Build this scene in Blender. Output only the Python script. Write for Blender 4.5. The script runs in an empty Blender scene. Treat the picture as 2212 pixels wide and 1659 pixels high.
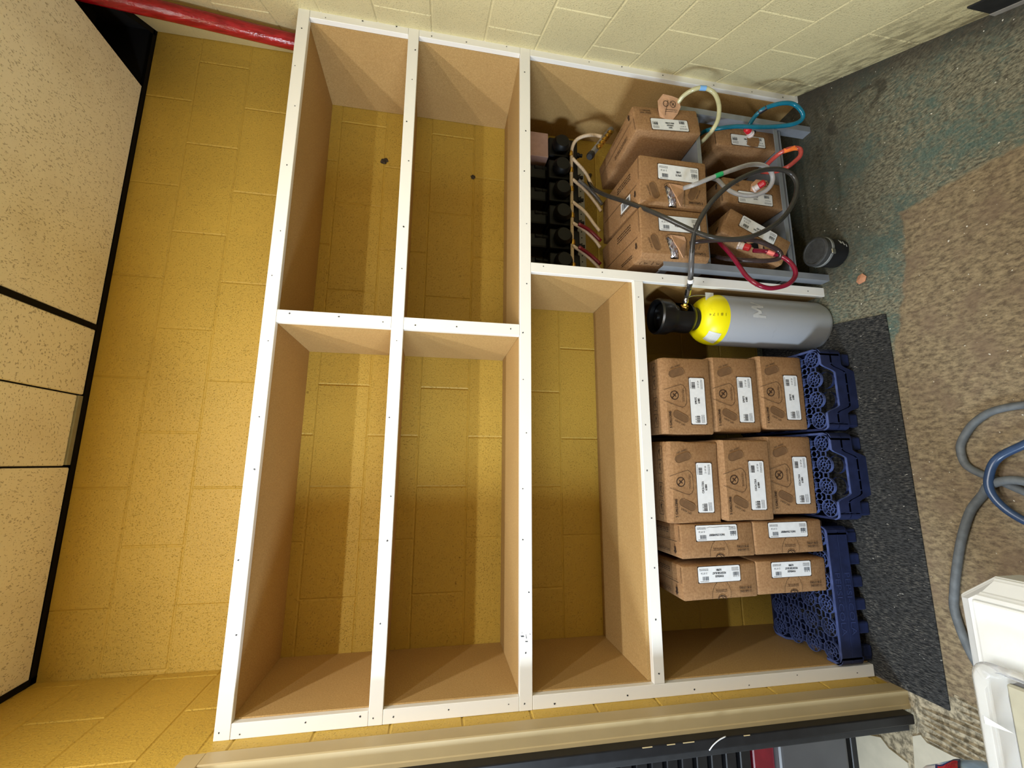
import bpy, bmesh, math, random
from mathutils import Vector, Matrix
random.seed(7)
S = bpy.context.scene
C = S.collection
PI = math.pi
R = math.radians

# ------------------------------------------------------------------ camera
cd = bpy.data.cameras.new('camera')
cam = bpy.data.objects.new('camera', cd)
C.objects.link(cam)
rx, ry, rz = 0.17708133788, 0.02078228844, 0.18210046078      # calibrated pose; the photo is turned a quarter turn
th = math.sqrt(rx*rx+ry*ry+rz*rz)
Rm = Matrix.Rotation(th, 3, Vector((rx, ry, rz)))
Bm = Matrix(((0, 0, -1), (-1, 0, 0), (0, 1, 0)))
M = Bm @ Rm
right, down, fwd = Vector(M[0]), Vector(M[1]), Vector(M[2])
cam.matrix_world = Matrix(((right.x, -down.x, -fwd.x, 0.73491), (right.y, -down.y, -fwd.y, -1.40833),
                           (right.z, -down.z, -fwd.z, 1.56438), (0, 0, 0, 1)))
cd.sensor_fit = 'HORIZONTAL'
cd.sensor_width = 36
cd.lens = 36*918.9465/2212
cd.clip_start = 0.02
S.camera = cam

# ------------------------------------------------------------------ light, world, exposure
S.view_settings.view_transform = 'Standard'
S.view_settings.look = 'None'
S.view_settings.gamma = 1
S.view_settings.use_curve_mapping = False
S.view_settings.exposure = 0.0
W = bpy.data.worlds.new('world')
S.world = W
W.use_nodes = True
W.node_tree.nodes['Background'].inputs[0].default_value = (1.0, 0.99, 0.96, 1)
W.node_tree.nodes['Background'].inputs[1].default_value = 0.10


def area(name, loc, rot, sx, sy, power, col):
    l = bpy.data.lights.new(name, 'AREA')
    l.shape = 'RECTANGLE'
    l.size = sx
    l.size_y = sy
    l.energy = power
    l.color = col
    o = bpy.data.objects.new(name, l)
    o.location = loc
    o.rotation_euler = rot
    C.objects.link(o)
    return o


TUBE = (0.98, 0.99, 1.0)
# two recessed fluorescent tubes in the ceiling in front of the shelving
area('fluorescent_tube', (0.62, -0.84, 2.79), (0, 0, 0), 1.2, 0.05, 29, TUBE)
area('fluorescent_tube', (0.62, -1.47, 2.79), (0, 0, 0), 1.2, 0.05, 29, TUBE)
# cool light of the neighbouring room, coming in through the open doorway on the left
area('neighbour_room_light', (-1.55, -1.22, 1.6), (0, R(-80), R(0)), 0.7, 0.5, 95, (0.74, 0.87, 1.0))


# ------------------------------------------------------------------ materials
def lin(c):
    return tuple(((v/255)/12.92 if v/255 <= 0.04045 else ((v/255+0.055)/1.055)**2.4) for v in c)


class NT:
    def __init__(s, name):
        s.m = bpy.data.materials.new(name)
        s.m.use_nodes = True
        s.t = s.m.node_tree
        s.b = s.t.nodes['Principled BSDF']

    def n(s, typ, **kw):
        nd = s.t.nodes.new(typ)
        for k, v in kw.items():
            setattr(nd, k, v)
        return nd

    def l(s, a, b):
        s.t.links.new(a, b)

    def val(s, sock, v):
        if hasattr(v, 'bl_idname'):
            s.l(v, sock)
        else:
            sock.default_value = v

    def math(s, op, a, b=0.0, clamp=False):
        nd = s.n('ShaderNodeMath', operation=op, use_clamp=clamp)
        s.val(nd.inputs[0], a)
        s.val(nd.inputs[1], b)
        return nd.outputs[0]

    def mix(s, f, a, b):
        nd = s.n('ShaderNodeMix', data_type='RGBA')
        s.val(nd.inputs['Factor'], f)
        s.val(nd.inputs[6], a if hasattr(a, 'bl_idname') else (*a, 1))
        s.val(nd.inputs[7], b if hasattr(b, 'bl_idname') else (*b, 1))
        return nd.outputs[2]

    def pos(s, scale=(1, 1, 1), obj=False):
        src = s.n('ShaderNodeTexCoord').outputs['Object'] if obj else s.n('ShaderNodeNewGeometry').outputs['Position']
        mp = s.n('ShaderNodeMapping')
        mp.inputs['Scale'].default_value = scale
        s.l(src, mp.inputs['Vector'])
        return mp.outputs[0]

    def noise(s, vec, scale, detail=3, rough=0.55):
        nd = s.n('ShaderNodeTexNoise')
        s.l(vec, nd.inputs['Vector'])
        nd.inputs['Scale'].default_value = scale
        nd.inputs['Detail'].default_value = detail
        nd.inputs['Roughness'].default_value = rough
        return nd.outputs['Fac']

    def ramp(s, f, a, b):
        nd = s.n('ShaderNodeMapRange')
        nd.interpolation_type = 'SMOOTHSTEP'
        s.val(nd.inputs['Value'], f)
        nd.inputs['From Min'].default_value = a
        nd.inputs['From Max'].default_value = b
        return nd.outputs[0]

    def bump(s, h, strength, dist):
        nd = s.n('ShaderNodeBump')
        nd.inputs['Strength'].default_value = strength
        nd.inputs['Distance'].default_value = dist
        s.l(h, nd.inputs['Height'])
        s.l(nd.outputs[0], s.b.inputs['Normal'])

    def base(s, c):
        s.val(s.b.inputs['Base Color'], c if hasattr(c, 'bl_idname') else (*c, 1))

    def set(s, **kw):
        for k, v in kw.items():
            s.val(s.b.inputs[k.replace('_', ' ')], v)
        return s.m


def plain(name, c, rough=0.5, metal=0.0, var=0.12, scale=30, spec=0.5, bump=0.0, coat=0.0):
    k = NT(name)
    p = k.pos(obj=True)
    f = k.noise(p, scale, 4)
    lc = lin(c)
    k.base(k.mix(k.ramp(f, 0.3, 0.75), tuple(v*(1-var) for v in lc), tuple(min(1, v*(1+var)) for v in lc)))
    if bump:
        k.bump(f, bump, 0.002)
    return k.set(Roughness=rough, Metallic=metal, Specular_IOR_Level=spec, Coat_Weight=coat)


def wall_paint(name, c, dark, dirty_z=None, spot=0.5):
    k = NT(name)
    p = k.pos()
    big = k.noise(p, 2.2, 3)
    fine = k.noise(p, 160, 3, 0.6)
    pit = k.noise(p, 210, 3, 0.6)
    pitmask = k.ramp(pit, 0.60, 0.68)
    region = k.ramp(k.noise(p, 4.5, 4, 0.65), 0.50, 0.70)
    big_p = k.ramp(k.noise(p, 70, 2, 0.5), 0.70, 0.74)
    spots = k.math('MAXIMUM', k.math('MULTIPLY', pitmask, k.math('MULTIPLY', region, spot)), k.math('MULTIPLY', big_p, k.math('MULTIPLY', region, 0.7)))
    col = k.mix(k.ramp(big, 0.3, 0.75), lin(c), tuple(v*0.88 for v in lin(c)))
    oi = k.n('ShaderNodeObjectInfo').outputs['Random']
    col = k.mix(k.math('MULTIPLY', oi, 0.10), col, tuple(v*0.72 for v in lin(c)))
    col = k.mix(spots, col, lin(dark))
    if dirty_z:
        sep = k.n('ShaderNodeSeparateXYZ')
        k.l(k.pos(), sep.inputs[0])
        zz = k.math('ADD', sep.outputs[2], k.math('MULTIPLY', k.noise(p, 9, 4), -0.22))
        d = k.math('MULTIPLY', k.math('SUBTRACT', 1.0, k.ramp(zz, -0.14, dirty_z)), k.ramp(k.noise(k.pos((14, 14, 60)), 1.0, 4), 0.36, 0.62))
        col = k.mix(k.math('MULTIPLY', d, 0.75), col, lin((104, 92, 66)))
    k.base(col)
    h = k.math('SUBTRACT', k.math('MULTIPLY', fine, 0.55), k.math('MULTIPLY', pitmask, 0.8))
    k.bump(h, 0.75, 0.004)
    return k.set(Roughness=0.48, Specular_IOR_Level=0.35)


M_WALL = wall_paint('yellow_block_paint', (201, 166, 72), (112, 84, 24), None, 0.4)
M_WALLR = wall_paint('glare_paled_block_paint', (222, 210, 162), (140, 124, 86), 0.2, 0.3)  # yellow wall paint made paler: cool light and glare put into its colour


def mk_mdf():
    k = NT('raw_fibreboard')
    p = k.pos()
    f1 = k.noise(k.pos((1, 1, 1)), 240, 5, 0.75)
    f2 = k.noise(p, 3, 3)
    f3 = k.noise(k.pos((420, 150, 150)), 1.0, 2)
    c = k.mix(k.ramp(f1, 0.28, 0.74), lin((162, 129, 79)), lin((192, 159, 105)))
    c = k.mix(k.math('MULTIPLY', k.ramp(f2, 0.35, 0.7), 0.3), c, lin((162, 128, 80)))
    c = k.mix(k.math('MULTIPLY', k.ramp(f3, 0.70, 0.78), 0.4), c, lin((122, 86, 46)))
    k.base(c)
    k.bump(f1, 0.12, 0.001)
    return k.set(Roughness=0.62, Specular_IOR_Level=0.3)


M_MDF = mk_mdf()


def mk_white():
    k = NT('white_painted_board')
    p = k.pos()
    sc = k.ramp(k.noise(k.pos((20, 20, 90)), 1.0, 5, 0.7), 0.66, 0.74)
    sm = k.ramp(k.noise(p, 7, 3), 0.5, 0.75)
    c = k.mix(k.math('MULTIPLY', sc, k.math('MULTIPLY', sm, 0.5)), lin((232, 230, 224)), lin((150, 146, 140)))
    k.base(c)
    k.bump(k.noise(p, 60, 3), 0.06, 0.001)
    return k.set(Roughness=0.33, Specular_IOR_Level=0.5)


M_WHITE = mk_white()


def mk_card():
    k = NT('corrugated_cardboard')
    p = k.pos(obj=True)
    f = k.noise(p, 130, 4, 0.7)
    w = k.noise(k.pos((30, 30, 4), True), 1.0, 3)
    c = k.mix(k.ramp(f, 0.3, 0.72), lin((134, 99, 66)), lin((160, 124, 86)))
    c = k.mix(k.math('MULTIPLY', k.ramp(k.noise(p, 9, 3), 0.4, 0.7), 0.3), c, lin((128, 92, 60)))
    k.base(c)
    k.bump(k.math('ADD', k.math('MULTIPLY', f, 0.35), w), 0.16, 0.003)
    return k.set(Roughness=0.7, Specular_IOR_Level=0.25)


M_CARD = mk_card()
M_CARDIN = plain('cardboard_inner_ply', (196, 152, 118), 0.8, scale=40)
M_SLOT = plain('shaded_pressed_cardboard', (108, 78, 48), 0.8, scale=60)  # darker than the carton: shade of the sunken slot put into the colour
M_INK = plain('dark_brown_ink', (52, 33, 20), 0.7, var=0.25, scale=60)
M_LABEL = plain('label_paper', (226, 228, 230), 0.55, var=0.04, scale=50)
M_LINK = plain('label_ink', (52, 54, 60), 0.6, var=0.4, scale=90)


def mk_tile_ceiling(name, stretch, c=(252, 246, 228)):
    k = NT(name)
    a = k.noise(k.pos(stretch), 1.0, 2, 0.5)
    b = k.noise(k.pos((150, 150, 150)), 1.0, 2)
    holes = k.ramp(a, 0.61, 0.67)
    h2 = k.ramp(b, 0.68, 0.73)
    m = k.math('MAXIMUM', holes, h2)
    col = k.mix(k.math('MULTIPLY', m, 0.5), lin(c), lin((120, 98, 56)))
    col = k.mix(k.math('MULTIPLY', k.ramp(k.noise(k.pos(), 4, 3), 0.45, 0.8), 0.2), col, lin((170, 140, 86)))
    k.base(col)
    k.bump(k.math('MULTIPLY', m, -1.0), 0.6, 0.004)
    return k.set(Roughness=0.85, Specular_IOR_Level=0.2)


M_TILE_A = mk_tile_ceiling('pinhole_ceiling_tile', (240, 120, 150))
M_TILE_B = mk_tile_ceiling('fissured_ceiling_tile', (120, 150, 120))
M_BLACK = plain('black_enamel', (14, 13, 12), 0.7, var=0.2, spec=0.15)
M_DARK = plain('dark_plenum', (22, 19, 17), 0.9, var=0.3, scale=5)
M_STEEL = plain('grey_enamelled_steel', (138, 143, 150), 0.35, 0.25, var=0.08, scale=14)
M_BLKPL = plain('black_plastic', (24, 24, 26), 0.42, var=0.25, scale=22, spec=0.35)
M_PUMP = plain('black_pump_plastic', (11, 11, 11), 0.5, var=0.25, scale=22, spec=0.3)
M_BLUE = plain('navy_crate_plastic', (30, 38, 70), 0.42, var=0.22, scale=24, spec=0.45, bump=0.15)
M_BLUED = plain('dusty_highlit_navy_plastic', (66, 79, 124), 0.5, var=0.25, scale=30, spec=0.4)
M_BLUEL = plain('moulded_letter_plastic', (46, 56, 94), 0.4, var=0.15)
M_BRASS = plain('brass', (190, 150, 70), 0.3, 1.0, var=0.1)
M_CHROME = plain('plated_steel', (190, 190, 190), 0.22, 1.0, var=0.05)
M_REDP = plain('red_plastic', (196, 34, 44), 0.35, var=0.1)
M_CLEARP = plain('translucent_cap', (214, 200, 196), 0.3, var=0.06)
M_BRAID = plain('braided_vinyl_hose', (206, 184, 156), 0.5, var=0.16, scale=180)
M_BRAIDR = plain('maroon_hose', (112, 20, 34), 0.35, var=0.12)
M_BEIGE = plain('beige_door_frame_paint', (182, 163, 122), 0.42, var=0.05, scale=6)
M_GREYP = plain('grey_appliance_paint', (78, 78, 80), 0.4, var=0.06, scale=8)
M_DEBRIS = plain('torn_cardboard', (176, 124, 92), 0.8)
M_DIRT = plain('chipped_block_hole', (70, 60, 48), 0.95, var=0.6, scale=120, bump=0.6)
M_GUARD = plain('glossy_black_guard', (13, 13, 14), 0.3, var=0.2, scale=22)
M_RUBBER = plain('black_rubber', (30, 31, 33), 0.55, var=0.25, scale=30)
M_CORD = plain('dusty_grey_cord', (92, 97, 100), 0.6, var=0.2, scale=40)
M_CORDB = plain('dark_blue_hose', (44, 66, 98), 0.3, var=0.15, scale=30)
M_WHPL = plain('white_plastic', (208, 212, 212), 0.3, var=0.03, scale=20)
M_GREYW = plain('grey_moulded_plastic', (196, 198, 194), 0.4, var=0.04, scale=12)
M_TAG = {k: plain(k+'_tape', c, 0.4, var=0.05) for k, c in dict(blue=(120, 170, 220), green=(30, 150, 90), orange=(236, 120, 50),
                                                                 white=(228, 228, 228), black=(30, 28, 36), pink=(226, 120, 110)).items()}


def hosemat(name, c, trans=0.35, rough=0.16):
    k = NT(name)
    lc = lin(c)
    f = k.noise(k.pos(), 40, 2)
    k.base(k.mix(k.ramp(f, 0.3, 0.7), tuple(v*0.85 for v in lc), lc))
    return k.set(Roughness=rough, Transmission_Weight=trans, IOR=1.4, Specular_IOR_Level=0.6)


M_H = dict(pale=hosemat('pale_yellow_syrup_tubing', (216, 212, 168)), teal=hosemat('teal_syrup_tubing', (16, 112, 138), 0.2),
           pink=hosemat('pink_syrup_tubing', (200, 84, 76), 0.3), clear=hosemat('clear_syrup_tubing', (205, 205, 205), 0.6),
           brown=hosemat('dark_brown_syrup_tubing', (58, 46, 46), 0.2), maroon=hosemat('maroon_syrup_tubing', (128, 18, 48), 0.2),
           black=hosemat('black_gas_tubing', (52, 50, 47), 0.05, 0.25), sleeve=hosemat('clear_hose_end', (120, 118, 118), 0.5))


def mk_red_wrap():
    k = NT('red_plastic_wrap')
    f = k.noise(k.pos((60, 60, 12)), 1.0, 4, 0.6)
    k.base(k.mix(k.ramp(f, 0.3, 0.7), lin((128, 10, 18)), lin((172, 22, 34))))
    k.bump(f, 0.55, 0.006)
    return k.set(Roughness=0.2, Specular_IOR_Level=0.6)


M_WRAP = mk_red_wrap()


def mk_floor():
    k = NT('worn_painted_concrete')
    p = k.pos()
    sep = k.n('ShaderNodeSeparateXYZ')
    k.l(p, sep.inputs[0])
    x, y = sep.outputs[0], sep.outputs[1]
    n1 = k.noise(p, 14, 5, 0.6)
    wob = k.math('MULTIPLY', k.math('SUBTRACT', n1, 0.5), 0.06)
    mx = k.ramp(k.math('ADD', x, wob), 1.595, 1.61)
    edge_y = k.math('ADD', -0.20, k.math('MULTIPLY', k.ramp(x, 0.9, 1.5), -0.12))
    my = k.ramp(k.math('SUBTRACT', k.math('ADD', y, wob), edge_y), 0.0, 0.012)
    paint = k.math('MAXIMUM', mx, my)
    leftm = k.ramp(x, 0.02, 0.06)
    paint = k.math('MULTIPLY', paint, leftm)
    # paint wears into streaky grey-brown
    st = k.noise(k.pos((120, 46, 10)), 1.0, 6, 0.7)
    pp = k.noise(p, 5.0, 6, 0.7)
    fine = k.noise(p, 160, 5, 0.75)
    wear = k.ramp(k.math('ADD', k.math('MULTIPLY', st, 0.5), k.math('MULTIPLY', pp, 0.6)), 0.43, 0.60)
    teal = k.mix(k.ramp(fine, 0.3, 0.7), lin((56, 76, 70)), lin((96, 114, 104)))
    gry = k.mix(k.ramp(k.noise(k.pos((150, 60, 10)), 1.0, 6, 0.75), 0.36, 0.66), lin((62, 59, 49)), lin((144, 140, 117)))
    pc = k.mix(wear, teal, gry)
    tan = k.mix(k.ramp(k.noise(k.pos((90, 40, 10)), 1.0, 7, 0.75), 0.34, 0.66), lin((86, 73, 56)), lin((150, 134, 104)))
    tan = k.mix(k.math('MULTIPLY', k.ramp(k.noise(p, 8, 6, 0.65), 0.45, 0.68), 0.65), tan, lin((112, 94, 76)))
    col = k.mix(paint, tan, pc)
    floor_dark = k.math('MULTIPLY', k.ramp(k.math('ADD', y, k.math('MULTIPLY', n1, 0.25)), -0.33, 0.08), k.ramp(k.math('ADD', x, k.math('MULTIPLY', n1, 0.3)), 1.45, 1.75))  # floor gets darker towards the back at the rack end
    col = k.mix(k.math('MULTIPLY', floor_dark, 0.72), col, lin((50, 46, 37)))
    # dark ring left by something round that once stood there
    dx = k.math('DIVIDE', k.math('SUBTRACT', x, 2.10), 0.050)
    dy = k.math('DIVIDE', k.math('SUBTRACT', y, -0.23), 0.105)
    rr = k.math('SQRT', k.math('ADD', k.math('MULTIPLY', dx, dx), k.math('MULTIPLY', dy, dy)))
    ring = k.math('SUBTRACT', 1.0, k.ramp(k.math('ABSOLUTE', k.math('SUBTRACT', rr, 1.0)), 0.08, 0.24))
    col = k.mix(k.math('MULTIPLY', ring, k.math('MULTIPLY', k.ramp(n1, 0.3, 0.6), 0.7)), col, lin((44, 40, 33)))
    # darker band along the foot of the right wall
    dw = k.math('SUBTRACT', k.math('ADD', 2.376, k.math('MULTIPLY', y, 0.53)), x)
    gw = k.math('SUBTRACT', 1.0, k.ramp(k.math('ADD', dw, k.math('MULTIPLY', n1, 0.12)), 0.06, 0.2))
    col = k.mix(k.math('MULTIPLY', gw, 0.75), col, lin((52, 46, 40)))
    specks = k.ramp(k.noise(p, 95, 1, 0.3), 0.77, 0.80)
    col = k.mix(k.math('MULTIPLY', specks, 0.9), col, lin((214, 210, 196)))
    k.base(col)
    k.bump(k.math('ADD', k.math('MULTIPLY', st, 0.7), k.math('MULTIPLY', fine, 0.4)), 0.5, 0.004)
    return k.set(Roughness=0.55, Specular_IOR_Level=0.4)


M_FLOOR = mk_floor()


def mk_mat():
    k = NT('ribbed_entrance_mat')
    p = k.pos()
    rib = k.noise(k.pos((280, 60, 20)), 1.0, 4, 0.7)
    fine = k.noise(p, 300, 3, 0.7)
    lint = k.ramp(k.noise(k.pos((190, 60, 60)), 1.0, 1), 0.76, 0.80)
    dust = k.math('MULTIPLY', k.ramp(rib, 0.5, 0.72), k.ramp(k.noise(p, 7, 3), 0.42, 0.62))
    c = k.mix(k.ramp(rib, 0.35, 0.65), lin((28, 29, 30)), lin((72, 72, 71)))
    c = k.mix(k.math('MULTIPLY', dust, 0.5), c, lin((130, 124, 112)))
    c = k.mix(k.math('MULTIPLY', lint, 0.85), c, lin((190, 186, 176)))
    k.base(c)
    k.bump(k.math('ADD', rib, k.math('MULTIPLY', fine, 0.5)), 0.9, 0.006)
    return k.set(Roughness=0.9, Specular_IOR_Level=0.15)


M_MAT = mk_mat()


def mk_adh():
    k = NT('dried_tile_adhesive')
    p = k.pos()
    f = k.noise(p, 60, 5, 0.65)
    k.base(k.mix(k.ramp(f, 0.35, 0.65), lin((92, 84, 66)), lin((166, 154, 128))))
    k.bump(f, 0.4, 0.003)
    return k.set(Roughness=0.8)


M_ADH = mk_adh()
M_FTILE = plain('beige_floor_tile', (178, 172, 154), 0.45, var=0.08, scale=14)


def mk_cyl(name, c):
    k = NT(name)
    p = k.pos(obj=True)
    sc = k.ramp(k.noise(k.pos((8, 8, 60), True), 1.0, 4, 0.7), 0.64, 0.72)
    k.base(k.mix(k.math('MULTIPLY', sc, 0.35), lin(c), tuple(v*0.45 for v in lin(c))))
    k.bump(k.noise(p, 90, 3), 0.08, 0.001)
    return k.set(Roughness=0.36, Specular_IOR_Level=0.5, Metallic=0.15)


M_CYL = mk_cyl('grey_cylinder_paint', (172, 176, 182))
M_YEL = mk_cyl('yellow_cylinder_paint', (238, 226, 10))


def mk_clear():
    k = NT('clear_polycarbonate')
    f = k.noise(k.pos(), 9, 2)
    k.base(k.mix(f, (0.93, 0.93, 0.91), (0.97, 0.97, 0.96)))
    return k.set(Roughness=0.08, Transmission_Weight=0.85, IOR=1.25, Specular_IOR_Level=0.6)


M_CLEAR = mk_clear()
M_BAG = plain('light_blue_film', (165, 200, 245), 0.25, var=0.2, scale=20, spec=0.6)
M_BAGW = plain('white_printed_film', (226, 226, 234), 0.25, var=0.1, scale=20, spec=0.6)
M_BAGR = plain('red_printed_film', (186, 36, 46), 0.25, var=0.1, scale=20)
M_BAGN = plain('navy_printed_film', (46, 52, 104), 0.3, var=0.1, scale=20)
M_SILVER = plain('crumpled_metallic_film', (205, 205, 214), 0.22, 0.7, var=0.15, scale=40)
M_PINKC = plain('pinkish_carton_board', (188, 150, 136), 0.8, var=0.08, scale=30)
M_CHALK = plain('white_paint_pen', (188, 190, 190), 0.7)
M_TAN = plain('grey_beige_board', (150, 146, 126), 0.6, var=0.06)


# ------------------------------------------------------------------ geometry helpers
def link(name, me, m=None, parent=None, loc=None, rot=None):
    o = bpy.data.objects.new(name, me)
    C.objects.link(o)
    if m is not None and me is not None and not me.materials:
        me.materials.append(m)
    if parent is not None:
        o.parent = parent
    if loc is not None:
        o.location = loc
    if rot is not None:
        o.rotation_euler = rot
    return o


def bm_obj(name, bm, m, parent=None, smooth=False, loc=None, rot=None):
    me = bpy.data.meshes.new(name)
    bmesh.ops.recalc_face_normals(bm, faces=bm.faces)
    bm.to_mesh(me)
    bm.free()
    if smooth:
        for p in me.polygons:
            p.use_smooth = True
    return link(name, me, m, parent, loc, rot)


def pydata(name, V, F, m, parent=None, smooth=False, loc=None, rot=None):
    me = bpy.data.meshes.new(name)
    me.from_pydata([tuple(v) for v in V], [], F)
    me.update()
    if smooth:
        for p in me.polygons:
            p.use_smooth = True
    return link(name, me, m, parent, loc, rot)


def thing(name, label, cat, loc=(0, 0, 0), rot=None, group=None, mat=None):
    o = bpy.data.objects.new(name, None)
    C.objects.link(o)
    o.empty_display_size = 0.05
    o.location = loc
    if rot is not None:
        o.rotation_euler = rot
    if mat is not None:
        o.matrix_world = mat
    return tag(o, label, cat, group)


def tag(o, label, cat, group=None, kind=None):
    o['label'] = label
    o['category'] = cat
    if group:
        o['group'] = group
    if kind:
        o['kind'] = kind
    return o


def add_box(bm, x0, x1, y0, y1, z0, z1, bevel=0.0, seg=1):
    r = bmesh.ops.create_cube(bm, size=1)
    vs = r['verts']
    for v in vs:
        v.co = Vector((x0+(v.co.x+.5)*(x1-x0), y0+(v.co.y+.5)*(y1-y0), z0+(v.co.z+.5)*(z1-z0)))
    if bevel:
        es = list({e for v in vs for e in v.link_edges})
        bmesh.ops.bevel(bm, geom=es, offset=bevel, segments=seg, affect='EDGES', profile=0.5)
    return vs


def box(name, x0, x1, y0, y1, z0, z1, m, parent=None, bevel=0.0015, seg=1, smooth=False):
    bm = bmesh.new()
    add_box(bm, x0, x1, y0, y1, z0, z1, bevel, seg)
    return bm_obj(name, bm, m, parent, smooth)


def lathe_bm(bm, prof, n=32, M=None, cap=True):
    rings = []
    for r, z in prof:
        ring = []
        for i in range(n):
            a = 2*PI*i/n
            co = Vector((r*math.cos(a), r*math.sin(a), z))
            ring.append(bm.verts.new(M @ co if M else co))
        rings.append(ring)
    for a, b in zip(rings, rings[1:]):
        for i in range(n):
            bm.faces.new((a[i], a[(i+1) % n], b[(i+1) % n], b[i]))
    if cap:
        bm.faces.new(rings[0])
        bm.faces.new(rings[-1])


def lathe(name, prof, m, parent=None, n=32, M=None, cap=True, smooth=True, loc=None, rot=None):
    bm = bmesh.new()
    lathe_bm(bm, prof, n, M, cap)
    o = bm_obj(name, bm, m, parent, smooth, loc, rot)
    if smooth:
        o.data.set_sharp_from_angle(angle=R(35))
    return o


def catmull(P, k=8):
    P = [Vector(p) for p in P]
    Q = [P[0]*2-P[1]]+P+[P[-1]*2-P[-2]]
    out = []
    for i in range(1, len(Q)-2):
        a, b, c, d = Q[i-1:i+3]
        for j in range(k):
            t = j/k
            out.append(0.5*((2*b)+(c-a)*t+(2*a-5*b+4*c-d)*t*t+(3*b-a-3*c+d)*t**3))
    out.append(P[-1])
    return out


def sweep_bm(bm, path, r, n=10):
    up = Vector((0.13, 0.31, 0.94))
    rings = []
    N = len(path)
    nrm = None
    for i in range(N):
        t = (path[min(i+1, N-1)]-path[max(i-1, 0)]).normalized()
        if nrm is None:
            nrm = t.cross(up).normalized()
        else:
            nrm = (nrm-t*nrm.dot(t)).normalized()
        b = t.cross(nrm)
        rr = r(i/(N-1)) if callable(r) else r
        rings.append([bm.verts.new(path[i]+(nrm*math.cos(2*PI*j/n)+b*math.sin(2*PI*j/n))*rr) for j in range(n)])
    for a, b in zip(rings, rings[1:]):
        for j in range(n):
            bm.faces.new((a[j], a[(j+1) % n], b[(j+1) % n], b[j]))
    bm.faces.new(rings[0])
    bm.faces.new(rings[-1])


def hose(name, pts, r, m, parent=None, k=8, n=10):
    bm = bmesh.new()
    sweep_bm(bm, catmull(pts, k), r, n)
    return bm_obj(name, bm, m, parent, True)


def cyl_between(name, a, b, prof, m, parent=None, n=16):
    """prof: list of (radius, fraction) along a->b"""
    a, b = Vector(a), Vector(b)
    d = b-a
    q = d.to_track_quat('Z', 'Y').to_matrix().to_4x4()
    q.translation = a
    return lathe(name, [(r, f*d.length) for r, f in prof], m, parent, n, q)


_text = {}


def text_mesh(s):
    """flat letter outlines of one line of text: verts and faces, unit height"""
    if s in _text:
        return _text[s]
    cu = bpy.data.curves.new('lettering', 'FONT')
    cu.body = s
    cu.size = 1
    cu.resolution_u = 2
    o = bpy.data.objects.new('lettering', cu)
    C.objects.link(o)
    dg = bpy.context.evaluated_depsgraph_get()
    me = bpy.data.meshes.new_from_object(o.evaluated_get(dg))
    V = [(v.co.x, v.co.y) for v in me.vertices]
    F = [tuple(p.vertices) for p in me.polygons]
    bpy.data.objects.remove(o)
    bpy.data.meshes.remove(me)
    bpy.data.curves.remove(cu)
    w = max(v[0] for v in V) if V else 0
    _text[s] = (V, F, w)
    return _text[s]


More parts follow.
